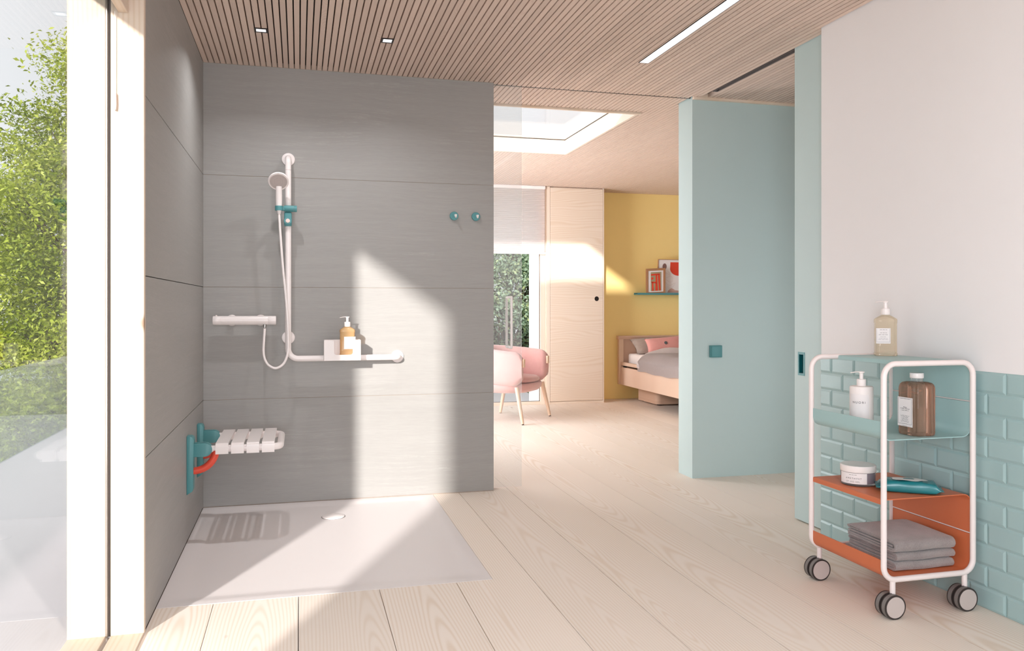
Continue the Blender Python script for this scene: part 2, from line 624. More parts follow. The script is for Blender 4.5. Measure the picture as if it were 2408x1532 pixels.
def offset_open(path, t):
    """Closed outline of a 2D open path with thickness t."""
    P = [Vector(p) for p in path]
    L, Q = [], []
    for i, p in enumerate(P):
        d = (P[min(i + 1, len(P) - 1)] - P[max(i - 1, 0)]).normalized()
        n = Vector((-d.y, d.x))
        L.append(p + n * t / 2)
        Q.append(p - n * t / 2)
    return [tuple(v) for v in L + Q[::-1]]

def strip(mb, path, t, axis, a, b):
    """sheet of thickness t following a 2D path, extruded from a to b; quads only"""
    o = offset_open(path, t)
    n = len(o) // 2
    L, Q = o[:n], o[n:][::-1]
    def P(u, v, w):
        return {'X': (w, u, v), 'Y': (u, w, v), 'Z': (u, v, w)}[axis]
    V = [[mb.bm.verts.new(P(*q, w)) for q in side] for side in (L, Q) for w in (a, b)]
    la, lb, qa, qb = V
    f = mb.bm.faces.new
    for i in range(n - 1):
        f((la[i], la[i + 1], lb[i + 1], lb[i]))
        f((qa[i], qb[i], qb[i + 1], qa[i + 1]))
        f((la[i], qa[i], qa[i + 1], la[i + 1]))
        f((lb[i], lb[i + 1], qb[i + 1], qb[i]))
    for i in (0, n - 1):
        f((la[i], lb[i], qb[i], qa[i]))
    return mb

def fil2(pts, rad, n=6):
    return [(v.x, v.y) for v in fillet([(a, b, 0) for a, b in pts], rad, n)]

def text_mesh(txt, size, spacing=1.0):
    cu = bpy.data.curves.new('txt', 'FONT')
    cu.body = txt
    cu.size = size
    cu.space_character = spacing
    cu.align_x = 'CENTER'
    cu.align_y = 'CENTER'
    cu.extrude = 0.0
    o = bpy.data.objects.new('txt', cu)
    COL.objects.link(o)
    dg = bpy.context.evaluated_depsgraph_get()
    me = bpy.data.meshes.new_from_object(o.evaluated_get(dg))
    vs = [v.co.copy() for v in me.vertices]
    fs = [tuple(p.vertices) for p in me.polygons]
    bpy.data.objects.remove(o)
    bpy.data.curves.remove(cu)
    bpy.data.meshes.remove(me)
    return vs, fs

def add_text(mb, txt, size, f, spacing=1.0):
    vs, fs = text_mesh(txt, size, spacing)
    V = [mb.bm.verts.new(f(v.x, v.y)) for v in vs]
    for p in fs:
        try:
            mb.bm.faces.new([V[i] for i in p])
        except ValueError:
            pass
    return mb

random.seed(4)
CEIL = 2.461
# ================================================================== SETTING
# ---- floor: sub floor plus one object per plank
FX0, FX1, FY0, FY1 = -0.511, 6.40, -1.60, 9.10
mb = MB().box(FX0 - 0.1, FX1, FY0, FY1, -0.12, -0.031)
floor = struct('floor', mb, M['subfloor'])
PW, PG = 0.308, 0.0026
def plank_mesh(x0, x1, y0, y1):
    b = MB().box(x0, x1, y0, y1, -0.031, 0.0)
    return b.mesh('plank', (0, 0, 0), 0)
k = 0
x = -0.618
full = plank_mesh(-PW / 2 + PG / 2, PW / 2 - PG / 2, FY0, FY1)
front = plank_mesh(-PW / 2 + PG / 2, PW / 2 - PG / 2, FY0, 3.235)
rear = plank_mesh(-PW / 2 + PG / 2, PW / 2 - PG / 2, 4.80, FY1)
while x < FX1 - 0.05:
    cx = x + PW / 2
    if k == 0:
        link('plank', plank_mesh(FX0 - cx, PW / 2 - PG / 2, FY0, 3.235), M['floor_wood'], floor, (cx, 0, 0))
        link('plank', plank_mesh(FX0 - cx, PW / 2 - PG / 2, 4.80, FY1), M['floor_wood'], floor, (cx, 0, 0))
    elif k < 4:
        link('plank', front, M['floor_wood'], floor, (cx, 0, 0))
        link('plank', rear, M['floor_wood'], floor, (cx, 0, 0))
    elif k == 4:
        lx = 0.7665 - cx
        poly = [(-PW / 2 + PG / 2, FY0), (PW / 2 - PG / 2, FY0), (PW / 2 - PG / 2, FY1), (-PW / 2 + PG / 2, FY1),
                (-PW / 2 + PG / 2, 4.80), (lx, 4.80), (lx, 3.235), (-PW / 2 + PG / 2, 3.235)]
        link('plank', MB().prism(poly, 'Z', -0.031, 0.0).mesh('plank', (0, 0, 0), 0), M['floor_wood'], floor, (cx, 0, 0))
    else:
        w = min(x + PW, FX1)
        link('plank', full, M['floor_wood'], floor, (cx, 0, 0))
    x += PW
    k += 1

# ---- ceiling: dark backing with a skylight hole, one object per bathroom slat
SKX0, SKX1, SKY0, SKY1, SKZ = 0.85, 2.284, 5.275, 6.872, 2.588
mb = MB()
hx0, hx1, hy0, hy1 = SKX0 - 0.021, SKX1 + 0.021, SKY0 - 0.023, SKY1 + 0.021
mb.box(FX0 - 0.24, hx0, FY0 - 0.1, 9.4, 2.486, 2.60)
mb.box(hx1, FX1 + 0.2, FY0 - 0.1, 9.4, 2.486, 2.60)
mb.box(hx0, hx1, FY0 - 0.1, hy0, 2.486, 2.60)
mb.box(hx0, hx1, hy1, 9.4, 2.486, 2.60)
ceiling = struct('ceiling', mb, M['dark_gap'])
SP, SW, SX0 = 0.03047, 0.0242, -0.5095
def slat_mesh(y0, y1):
    return MB().box(0, SW, y0, y1, CEIL, 2.486).mesh('slat', (0, 0, 0), 0)
sm_full, sm_door, sm_wc = slat_mesh(FY0, 4.812), slat_mesh(3.445, 4.765), slat_mesh(3.30, 4.765)
i = 0
while SX0 + i * SP + SW < 2.45:
    link('slat', sm_full, M['slat_wood'], ceiling, (SX0 + i * SP, 0, 0))
    i += 1
while SX0 + i * SP + SW < 2.516:
    link('slat', sm_door, M['slat_wood'], ceiling, (SX0 + i * SP, 0, 0))
    i += 1
x = 2.553
while x + SW < 4.30:
    link('slat', sm_wc, M['slat_wood'], ceiling, (x, 0, 0))
    x += SP
mb = MB()
x = SX0
while x + SW < FX1:
    if x + SW < SKX0 - 0.02 or x > SKX1 + 0.021:
        if x > 2.44:
            mb.box(x, x + SW, 4.985, 9.1, CEIL, 2.486)
        else:
            mb.box(x, x + SW, 4.832, 9.1, CEIL, 2.486)
    else:
        mb.box(x, x + SW, 4.832, SKY0 - 0.024, CEIL, 2.486)
        mb.box(x, x + SW, SKY1 + 0.021, 9.1, CEIL, 2.486)
    x += SP
mb.build('slat_field', M['slat_wood'], ceiling, 0, kind='stuff')

# ---- left wall with the big window
mb = MB()
mb.box(-0.746, -0.5225, 3.02, 4.90, 0, 2.486)
mb.box(-0.746, -0.511, 1.38, 3.02, 2.20, 2.486)
mb.box(-0.746, -0.511, FY0, 1.35, -0.03, 2.486)
wall_left = struct('wall_left', mb, M['stone_back'])
ROWS = [0.0045, 0.594, 1.2205, 1.8415, 2.461]
for a, b in zip(ROWS[:-1], ROWS[1:]):
    MB().box(-0.5225, -0.511, 3.022, 4.7735, a + 0.0015, b - 0.0015, 0.0006, 1).build('panel', M['stone'], wall_left, 0)

# ---- grey back wall: stone panels in front, pocket for the glass door, rear leaf
mb = MB()
mb.box(-0.511, 1.133, 4.7768, 4.806, 0, 2.486)
mb.box(-0.746, 1.133, 4.838, 4.90, 0, 2.486)
wall_back = struct('wall_back', mb, M['joint'])
for a, b in zip(ROWS[:-1], ROWS[1:]):
    MB().box(-0.511, 1.135, 4.775, 4.7767, a + 0.0011, b - 0.0011, 0.0003, 1).build('panel', M['stone'], wall_back, 0)
MB().box(1.133, 1.1345, 4.787, 4.806, 0, CEIL).build('end_strip', M['stone'], wall_back, 0)
MB().box(1.133, 1.1345, 4.838, 4.90, 0, CEIL).build('end_strip', M['stone'], wall_back, 0)

# ---- right wall: white plaster over mint metro tiles
TILE_TOP = 0.8745
mb = MB()
mb.box(2.450, 2.495, FY0, 3.44, TILE_TOP, 2.486)
mb.box(2.4535, 2.495, FY0, 3.44, -0.03, TILE_TOP)
wall_right = struct('wall_right', mb, M['plaster'])
MB().box(2.4525, 2.4535, 1.30, 3.44, 0.0, TILE_TOP).build('grout_bed', M['grout'], wall_right, 0)
TP, TH, TJ = 0.1645, TILE_TOP / 11.0, 0.0022
def tile_mesh(w, h, cutl=False):
    """bevelled metro tile on the YZ plane, face towards -X"""
    b = MB()
    e = 0.0095
    y0, y1, z0, z1 = 0, w, 0, h
    def ring(x_, iy0, iy1, iz):
        return [(x_, y0 + iy0, z0 + iz), (x_, y1 - iy1, z0 + iz), (x_, y1 - iy1, z1 - iz), (x_, y0 + iy0, z1 - iz)]
    er = 0.0 if cutl else e
    secs = [ring(0.0, 0, 0, 0), ring(-0.0022, 0, 0, 0), ring(-0.0062, e, er, e), ring(-0.0062, e + 0.001, er + (0 if cutl else 0.001), e + 0.001)]
    b.loft(secs)
    return b.mesh('tile', (0, 0, 0), 20)
tile_full = tile_mesh(TP - TJ, TH - TJ)
for row in range(11):
    z0 = TILE_TOP - (row + 1) * TH + TJ / 2
    j0 = 2.373 + (0 if row % 2 == 0 else TP / 2)
    j = j0 - 7 * TP
    while j < 3.43:
        y0, y1 = j + TJ / 2, j + TP - TJ / 2
        if y1 > 3.44:
            me = tile_mesh(3.44 - y0, TH - TJ, True)
        else:
            me = tile_full
        if y0 > 1.25:
            link('tile', me, M['mint_tile'], wall_right, (2.4525, y0, z0))
        j += TP

# ---- room behind the camera and the small room through the doorway
struct('wall_front', MB().box(-0.746, 2.60, FY0 - 0.1, FY0, -0.03, 2.486), M['plaster'])
mb = MB()
mb.box(2.558, 2.60, FY0, 3.30, -0.03, 2.486)
mb.box(2.60, 4.40, 3.20, 3.30, -0.03, 2.486)
mb.box(4.30, 4.40, 3.30, 4.79, -0.03, 2.486)
struct('wall_closet', mb, M['plaster'])
struct('wall_inner', MB().box(2.456, FX1, 4.79, 4.985, 0.0, 2.486), M['mint'])
struct('trim_1', MB().box(2.456, 4.30, 4.7655, 4.7895, 2.447, 2.486), M['pine_x'])
# dark groove line for the glass door and sliding door slot in the ceiling
struct('trim_2', MB().box(1.1346, 2.456, 4.814, 4.830, 2.4615, 2.486), M['metal_dark'])
mb = MB()
mb.box(2.517, 2.521, 3.0, 4.62, 2.463, 2.4858)
mb.box(2.546, 2.550, 3.0, 4.62, 2.463, 2.4858)
mb.box(2.521, 2.546, 3.0, 4.62, 2.480, 2.4858)
mb.box(2.517, 2.550, 4.62, 4.635, 2.463, 2.4858)
struct('trim_3', mb, M['track'])

# ---- bedroom shell
mb = MB()
mb.box(3.39, FX1, 9.10, 9.25, -0.03, 2.486)
struct('wall_rear', mb, M['yellow'])
mb = MB()
mb.box(-0.746, 0.30, 8.86, 9.05, -0.03, 2.486)
mb.box(-0.746, -0.511, 4.90, 8.86, -0.03, 2.486)
mb.box(FX1, FX1 + 0.15, 4.985, 9.25, -0.03, 2.486)
struct('wall_bedroom', mb, M['plaster'])

# ---- window 1: timber framed glazing beside the shower
win1 = sroot('window_1', (-0.62, 2.2, 0))
MB().box(-0.613, -0.5085, 2.991, 3.02, 0.0, 2.20, 0.002, 1).build('inner_jamb', M['jamb'], win1, 0)
MB().box(-0.746, -0.6275, 2.991, 3.02, -0.15, 2.20, 0.002, 1).build('outer_jamb', M['jamb'], win1, 0)
MB().box(-0.6275, -0.613, 3.003, 3.02, 0.0, 2.20).build('seal', M['seal'], win1, 0)
MB().box(-0.6265, -0.6225, 2.987, 3.003, 0.0, 2.20).build('glazing_bead', M['chrome'], win1, 0)
MB().box(-0.613, -0.5085, 1.38, 2.991, -0.031, 0.0075, 0.002, 1).build('inner_sill', M['sill'], win1, 0)
MB().box(-0.746, -0.6275, 1.38, 2.991, -0.15, 0.0075, 0.002, 1).build('outer_sill', M['sill'], win1, 0)
MB().box(-0.6275, -0.613, 1.38, 2.991, -0.031, 0.002).build('seal', M['seal'], win1, 0)
MB().box(-0.746, -0.5085, 1.35, 1.38, -0.03, 2.20, 0.002, 1).build('near_jamb', M['jamb'], win1, 0)
MB().box(-0.589, -0.558, 1.38, 2.9905, 2.107, 2.20, 0.002, 1).build('head_rail', M['sill'], win1, 0)
MB().box(-0.6225, -0.6175, 1.38, 3.003, 0.003, 2.20).build('pane', M['glass'], win1, 0)

# ---- window 2: bedroom window with a timber frame
win2 = sroot('window_2', (1.5, 8.82, 0))
MB().box(2.633, 2.688, 8.80, 8.86, 0.0, 2.46, 0.002, 1).build('stile', M['pine'], win2, 0)
MB().box(2.690, 2.700, 8.79, 8.86, 0.0, 2.46, 0.001, 1).build('stile', M['pine'], win2, 0)
MB().box(0.30, 0.36, 8.80, 8.86, 0.0, 2.46, 0.002, 1).build('stile', M['pine'], win2, 0)
MB().box(0.36, 2.633, 8.80, 8.86, 0.0, 0.034, 0.002, 1).build('sill', M['pine_x'], win2, 0)
MB().box(0.36, 2.633, 8.80, 8.86, 2.43, 2.46, 0.002, 1).build('head', M['pine_x'], win2, 0)
MB().box(0.36, 2.633, 8.826, 8.832, 0.034, 2.43).build('pane', M['glass'], win2, 0)
mb = MB()
mb.box(2.629, 2.633, 8.818, 8.838, 0.034, 2.43)
mb.box(0.36, 2.629, 8.818, 8.838, 0.034, 0.038)
mb.build('seal', M['seal'], win2, 0)

# ---- window 3: skylight
win3 = sroot('window_3', (1.56, 6.07, 2.5))
mb = MB()
mb.box(SKX1, SKX1 + 0.02, SKY0, SKY1, CEIL - 0.004, SKZ + 0.02)
mb.box(SKX0 - 0.02, SKX0, SKY0, SKY1, CEIL - 0.004, SKZ + 0.02)
mb.box(SKX0 - 0.02, SKX1 + 0.02, SKY1, SKY1 + 0.02, CEIL - 0.002, SKZ + 0.02)
mb.build('curb', M['pine'], win3, 0)
MB().box(SKX0 - 0.02, SKX1 + 0.02, SKY0 - 0.022, SKY0, CEIL - 0.014, SKZ + 0.02, 0.001, 1).build('curb', M['pine_x'], win3, 0)
MB().box(SKX0, SKX1, SKY0, SKY1, SKZ, SKZ + 0.008).build('pane', M['skylight_glass'], win3, 0)
mb = MB()
for a in ((SKX1 - 0.006, SKX1, SKY0, SKY1), (SKX0, SKX0 + 0.006, SKY0, SKY1), (SKX0, SKX1, SKY1 - 0.006, SKY1), (SKX0, SKX1, SKY0, SKY0 + 0.006)):
    mb.box(a[0], a[1], a[2], a[3], SKZ - 0.005, SKZ - 0.0005)
mb.build('seal', M['metal_dark'], win3, 0)

# ---- door 1: glass sliding door half inside its wall pocket
d1 = sroot('door_1', (1.0, 4.822, 0))
MB().box(0.30, 1.322, 4.8175, 4.8265, 0.008, 2.4612, 0.001, 1).build('pane', M['shower_glass'], d1, 0)
mb = MB()
for y_ in (4.762, 4.882):
    yg = 4.8174 if y_ < 4.82 else 4.8266
    p = fillet([(1.243, yg, 1.168), (1.243, y_, 1.168), (1.243, y_, 0.862), (1.243, yg, 0.862)], 0.006, 3)
    mb.tube(p, 0.0078, 10)
mb.build('handle', M['white_matt'], d1)

# ---- door 2: mint sliding door parked behind the white wall
d2 = sroot('door_2', (2.525, 3.3, 0))
HY0, HY1, HZ0, HZ1 = 3.666, 3.704, 0.768, 0.866
mb = MB()
DY0, DY1, DZ0, DZ1 = 2.86, 3.744, 0.008, 2.472
mb.box(2.507, 2.543, DY0, HY0, DZ0, DZ1)
mb.box(2.507, 2.543, HY1, DY1, DZ0, DZ1)
mb.box(2.507, 2.543, HY0, HY1, DZ0, HZ0)
mb.box(2.507, 2.543, HY0, HY1, HZ1, DZ1)
mb.box(2.525, 2.543, HY0, HY1, HZ0, HZ1)
mb.build('door_leaf', M['mint'], d2, 0)
mb = MB()
mb.box(2.5045, 2.507, HY0 - 0.009, HY0, HZ0 - 0.011, HZ1 + 0.011)
mb.box(2.5045, 2.507, HY1, HY1 + 0.009, HZ0 - 0.011, HZ1 + 0.011)
mb.box(2.5045, 2.507, HY0, HY1, HZ0 - 0.011, HZ0)
mb.box(2.5045, 2.507, HY0, HY1, HZ1, HZ1 + 0.011)
hd = mb.build('handle', M['teal'], d2, 0)
mb = MB()
mb.box(2.5235, 2.525, HY0, HY1, HZ0, HZ1)
mb.box(2.507, 2.5235, HY0, HY0 + 0.0015, HZ0, HZ1)
mb.box(2.507, 2.5235, HY1 - 0.0015, HY1, HZ0, HZ1)
mb.box(2.507, 2.5235, HY0, HY1, HZ0, HZ0 + 0.0015)
mb.box(2.507, 2.5235, HY0, HY1, HZ1 - 0.0015, HZ1)
mb.build('recess_cup', M['teal_deep'], hd, 0)

# ---- outside: terrace, ground, white garden wall
struct('terrace', MB().box(-2.33, -0.746, -4.0, 10.5, -0.35, -0.15), M['terrace'])
struct('terrace_rear', MB().box(-0.746, 2.9, 9.05, 12.0, -0.25, -0.03), M['terrace'])
struct('wall_exterior', MB().box(2.665, 2.9, 9.101, 9.38, -0.03, 2.486).box(2.665, 2.699, 8.863, 9.101, -0.03, 2.486), M['render_white'])
struct('ground', MB().box(-40, 40, -30, 50, -3.3, -3.0), M['grass'])
struct('wall_exterior_base', MB().box(-0.746, 6.5, -1.7, 9.2, -3.0, -0.125), M['render_white'])
for i, (a, b) in enumerate(((-4.0, 1.5), (1.515, 7.0), (7.015, 10.4))):
    o = MB().box(-2.328, -2.312, a, b, -0.15, 0.594, 0.001, 1).build('glass_balustrade', M['balcony_glass'], None, 0)
    tag(o, ('clear glass balustrade pane at the near end of the terrace', 'clear glass balustrade pane along the middle of the terrace',
            'clear glass balustrade pane in front of the big green tree')[i], 'balustrade', 'balustrade panes along the terrace edge')

# ---- trees
def leaves_mesh(name, pts, tone, size, asp, seed, up=0.35):
    rng = np.random.default_rng(seed)
    n = len(pts)
    nrm = rng.normal(size=(n, 3))
    nrm[:, 2] = np.abs(nrm[:, 2]) + up
    nrm /= np.linalg.norm(nrm, axis=1, keepdims=True)
    d = rng.normal(size=(n, 3))
    d -= nrm * (d * nrm).sum(1, keepdims=True)
    d /= np.linalg.norm(d, axis=1, keepdims=True)
    s = np.cross(nrm, d)
    L = size * rng.uniform(0.65, 1.3, (n, 1))
    W = L * asp
    v = np.empty((n, 4, 3))
    v[:, 0] = pts - d * L / 2
    v[:, 1] = pts + s * W / 2 + nrm * W * 0.18
    v[:, 2] = pts + d * L / 2
    v[:, 3] = pts - s * W / 2 + nrm * W * 0.18
    me = bpy.data.meshes.new(name)
    me.vertices.add(n * 4)
    me.vertices.foreach_set('co', v.reshape(-1))
    me.loops.add(n * 4)
    me.loops.foreach_set('vertex_index', np.arange(n * 4, dtype=np.int32))
    me.polygons.add(n)
    me.polygons.foreach_set('loop_start', np.arange(0, n * 4, 4, dtype=np.int32))
    me.polygons.foreach_set('loop_total', np.full(n, 4, dtype=np.int32))
    me.update(calc_edges=True)
    at = me.attributes.new('tone', 'FLOAT', 'POINT')
    at.data.foreach_set('value', np.repeat(tone, 4).astype(np.float32))
    return me

def tree(label, base, cen, rad, n_cl, per, spread, size, asp, mat, seed, group, trunk_r=0.16):
    rng = np.random.default_rng(seed)
    root = thing('garden_tree', label, 'tree', base, group)
    cl = []
    while len(cl) < n_cl:
        d = rng.normal(size=3)
        d /= np.linalg.norm(d)
        r = rng.uniform(0.25, 1.0) ** 0.45
        cl.append(np.array(cen) + d * r * np.array(rad))
    cl = np.array(cl)
    pts, tone = [], []
    for c in cl:
        m = rng.integers(int(per * 0.6), int(per * 1.4))
        q = rng.normal(size=(m, 3)) * np.array([spread, spread, spread * 0.62])
        pts.append(c + q)
        tone.append(np.clip(rng.uniform(0.1, 0.9) * 0.6 + rng.uniform(0, 1, m) * 0.4, 0, 1))
    pts = np.concatenate(pts)
    me = leaves_mesh('foliage', pts - np.array(base), np.concatenate(tone), size, asp, seed + 1)
    o = link('foliage', me, mat, root)
    o['kind'] = 'stuff'
    mb = MB()
    top = Vector(cen) + Vector((0, 0, rad[2] * 0.75))
    b = Vector(base)
    tp = [b.lerp(top, t) + Vector((0.12 * math.sin(5 * t + seed), 0.12 * math.cos(4 * t), 0)) for t in np.linspace(0, 1, 9)]
    mb.tube(tp, [trunk_r * (1 - 0.85 * t) for t in np.linspace(0, 1, 9)], 9)
    mb.build('trunk', M['bark'], root)
    mb = MB()
    for c in cl[::2]:
        c = Vector(c)
        t = min(max((c.z - b.z) / (top.z - b.z) - 0.22, 0.1), 0.92)
        s = tp[int(t * 8)]
        m1 = s.lerp(c, 0.5) + Vector((rng.normal() * 0.15, rng.normal() * 0.15, -0.12))
        mb.tube([s, s.lerp(m1, 0.5) + Vector((0, 0, 0.05)), m1, m1.lerp(c, 0.55), c], [0.045, 0.034, 0.024, 0.014, 0.005], 5)
    mb.build('branch', M['bark'], root, kind='stuff')
    return root
tree('big tree with yellow green foliage behind the glass balustrade', (-2.7, 14.5, -3.0), (-2.4, 14.5, 1.1), (2.9, 2.6, 4.3), 560, 430, 0.27, 0.078, 0.42, M['leaf'], 11, 'trees in the garden', 0.2)
tree('tree with blue green leaves outside the bedroom window', (4.2, 16.2, -3.0), (4.0, 16.2, 1.2), (1.9, 1.3, 2.3), 220, 300, 0.26, 0.08, 0.55, M['leaf_blue'], 23, 'trees in the garden', 0.12)

# ================================================================== BATHROOM THINGS
# ---- shower tray
tr = thing('shower_tray', 'flush white rectangular shower tray on the floor under the grey walls', 'shower tray', (0.127, 4.0, 0))
mb = MB()
TX0, TX1, TY0, TY1 = -0.5105, 0.7645, 3.2365, 4.7735
def tray_f(u, v):
    x_ = TX0 + (TX1 - TX0) * u
    y_ = TY0 + (TY1 - TY0) * v
    d = min(x_ - TX0, TX1 - x_, y_ - TY0, TY1 - y_)
    s = min(max((d - 0.035) / 0.06, 0), 1)
    s = s * s * (3 - 2 * s)
    return Vector((x_, y_, 0.0012 - 0.0075 * s))
mb.grid(tray_f, 48, 56)
mb.box(TX0, TX1, TY0, TY0 + 0.002, -0.03, 0.0011)
mb.box(TX1 - 0.002, TX1, TY0, TY1, -0.03, 0.0011)
mb.box(TX0, TX1, TY0, TY1, -0.030, -0.012)
mb.build('basin', M['tray_white'], tr)
DC = (0.177, 4.43, -0.0064)
MB().lathe([(0.0, 0.0045), (0.056, 0.0045), (0.059, 0.003), (0.059, 0.0)], DC, 'Z', 40).build('drain_cover', M['white_matt'], tr)
MB().lathe([(0.0, 0.0008), (0.0625, 0.0008), (0.0625, 0.0)], DC, 'Z', 40).build('drain_ring', M['track'], tr)

# ---- L-shaped grab rail
RX, RY, RZ = -0.058, 4.70, 0.821
gr = thing('grab_rail', 'white L-shaped grab rail on the grey shower wall', 'grab rail', (RX, 4.775, RZ))
p = fillet([(RX, 4.765, 1.943), (RX, RY, 1.943), (RX, RY, RZ), (0.556, RY, RZ), (0.556, 4.765, RZ)], [0.045, 0.055, 0.045], 8)
MB().tube(p, 0.0165, 18).build('rail', M['white_gloss'], gr)
MB().tube([(RX, RY + 0.01, 0.937), (RX, 4.765, 0.937)], 0.0125, 14).build('standoff', M['white_gloss'], gr)
for (fx, fz) in ((RX, 1.943), (RX, 0.937), (0.556, RZ)):
    MB().lathe([(0.0, 0.0), (0.036, 0.0), (0.0365, -0.004), (0.035, -0.009), (0.031, -0.0105), (0.0, -0.0105)], (fx, 4.7748, fz), 'Y', 36).build('wall_flange', M['white_gloss'], gr)
for zz in (1.872,):
    MB().lathe([(0.0, -0.001), (0.01655, -0.001), (0.01655, 0.001), (0, 0.001)], (RX, RY, zz), 'Z', 24).build('joint_ring', M['hub'], gr)

# ---- teal slider holder on the rail
sh = thing('shower_holder', 'teal sliding shower head holder clamped on the white rail', 'shower holder', (RX, RY, 1.60))
mb = MB()
mb.lathe([(0.0, -0.032), (0.0165, -0.032), (0.0178, -0.030), (0.0178, 0.018)], (-0.047, 4.672, 1.654), 'X', 28)
mb.build('cross_barrel', M['teal'], sh)
MB().lathe([(0.0178, 0.019), (0.0178, 0.034), (0.0165, 0.036), (0.0, 0.036)], (-0.047, 4.672, 1.654), 'X', 28).build('end_knob', M['teal'], sh)
mb = MB()
cp = []
for a in range(-150, 151, 15):
    cp.append((-0.106 + 0.0200 * math.sin(R(a)), 4.640 + 0.0200 * math.cos(R(a)) * -1))
cp = [( -0.106 + 0.0185 * math.cos(R(a)), 4.646 + 0.0185 * math.sin(R(a))) for a in range(115, 426, 20)]
strip(mb, cp, 0.006, 'Z', 1.639, 1.664)
mb.box(-0.092, -0.078, 4.655, 4.683, 1.641, 1.665, 0.003, 2)
mb.build('fork', M['teal'], sh)
MB().box(-0.0795, -0.0385, 4.668, 4.722, 1.558, 1.636, 0.008, 3).build('slide_body', M['teal'], sh)
MB().lathe([(0.0, 0.0), (0.0215, 0.0), (0.0215, -0.006), (0.019, -0.008), (0, -0.008)], (-0.0595, 4.669, 1.586), 'Y', 30).build('button_collar', M['teal'], sh)
MB().lathe([(0.0, 0.0), (0.0115, 0.0), (0.011, -0.004), (0.0, -0.005)], (-0.0595, 4.661, 1.586), 'Y', 24).build('release_button', M['pink_button'], sh)

# ---- hand shower
hs = thing('hand_shower', 'white hand shower with a round spray face in the teal holder', 'hand shower', (-0.106, 4.64, 1.64))
nrm = Vector((0.02, -math.cos(R(38)), -math.sin(R(38)))).normalized()
rot = nrm.to_track_quat('Z', 'Y').to_matrix().to_4x4()
hc = Vector((-0.1075, 4.605, 1.795))
mb = MB()
mb.lathe([(0.0, -0.022), (0.030, -0.020), (0.048, -0.012), (0.0545, -0.003), (0.0550, 0.003), (0.0525, 0.0065), (0.0, 0.0065)], (0, 0, 0), 'Z', 44)
mb.xf(Matrix.Translation(hc) @ rot).build('shower_head', M['white_gloss'], hs)
mb = MB()
mb.lathe([(0.0, 0.0066), (0.0465, 0.0066), (0.0455, 0.0082), (0.0, 0.0082)], (0, 0, 0), 'Z', 40)
fc = mb.xf(Matrix.Translation(hc) @ rot).build('spray_face', M['nozzle'], hs)
mb = MB()
for rr in (0.0065, 0.0125, 0.020, 0.0245, 0.032, 0.0365, 0.0405):
    cnt = int(rr * 900)
    for q in range(cnt):
        a = 2 * math.pi * q / cnt
        mb.lathe([(0.0009, 0.0), (0.0007, 0.0016), (0.0, 0.0017)], (rr * math.cos(a), rr * math.sin(a), 0.0081), 'Z', 5)
mb.xf(Matrix.Translation(hc) @ rot).build('nozzles', M['nozzle_dark'], fc, 60, kind='stuff')
secs = []
for t in np.linspace(0, 1, 9):
    z_ = 1.640 + t * 0.128
    y_ = 4.646 - 0.016 * t - 0.012 * t * t
    w = 0.0158 + 0.0014 * math.sin(t * 3)
    x_ = -0.106 + 0.0
    secs.append([Vector((x_ + w * math.cos(2 * math.pi * a / 16), y_ + w * 0.8 * math.sin(2 * math.pi * a / 16), z_)) for a in range(16)])
MB().loft(secs).build('handle', M['white_gloss'], hs)
MB().lathe([(0.0, 0.0), (0.0085, 0.0), (0.011, 0.012), (0.0125, 0.020), (0.0, 0.020)], (-0.1055, 4.646, 1.620), 'Z', 18).build('hose_nut', M['white_gloss'], hs)

# ---- hose
ctrl = [(-0.183, 4.70, 0.990), (-0.1865, 4.69, 0.93), (-0.1885, 4.675, 0.865), (-0.181, 4.668, 0.822), (-0.160, 4.662, 0.789), (-0.124, 4.66, 0.773),
        (-0.086, 4.66, 0.793), (-0.064, 4.66, 0.838), (-0.0575, 4.66, 0.90), (-0.0605, 4.657, 1.02), (-0.070, 4.652, 1.165), (-0.082, 4.65, 1.29),
        (-0.091, 4.648, 1.40), (-0.098, 4.647, 1.50), (-0.103, 4.646, 1.58), (-0.1055, 4.646, 1.622)]
def catmull(P, n=6):
    P = [Vector(p) for p in P]
    out = []
    for i in range(len(P) - 1):
        p0, p1, p2, p3 = P[max(i - 1, 0)], P[i], P[i + 1], P[min(i + 2, len(P) - 1)]
        for k_ in range(n):
            t = k_ / n
            out.append(0.5 * ((2 * p1) + (p2 - p0) * t + (2 * p0 - 5 * p1 + 4 * p2 - p3) * t * t + (3 * p1 - p0 - 3 * p2 + p3) * t ** 3))
    out.append(P[-1])
    return out
tag(MB().tube(catmull(ctrl), 0.0068, 12).build('shower_hose', M['white_gloss']), 'white shower hose looping from the tap up to the hand shower', 'hose')

# ---- thermostat tap
tp_ = thing('shower_thermostat', 'white bar shower thermostat mixer on the grey wall beside the rail', 'shower tap', (-0.29, 4.775, 1.036))
TY, TZ, TR = 4.712, 1.0355, 0.0250
MB().lathe([(TR, -0.124), (TR, 0.124)], (-0.289, TY, TZ), 'X', 32).build('mixer_body', M['white_gloss'], tp_)
MB().lathe([(0.0, -0.041), (TR * 0.94, -0.041), (TR, -0.037), (TR, -0.0012), (TR * 0.97, 0.0), (0, 0.0)], (-0.413, TY, TZ), 'X', 32).build('temperature_knob', M['white_gloss'], tp_)
MB().lathe([(0.0, 0.0), (TR * 0.97, 0.0), (TR, 0.0012), (TR, 0.038), (TR * 0.94, 0.042), (0, 0.042)], (-0.165, TY, TZ), 'X', 32).build('flow_knob', M['white_gloss'], tp_)
MB().lathe([(0.0, 0.0), (0.005, 0.0), (0.005, 0.006), (0.0, 0.007)], (-0.437, TY, TZ + TR - 0.002), 'Z', 14).build('safety_stop', M['white_gloss'], tp_)
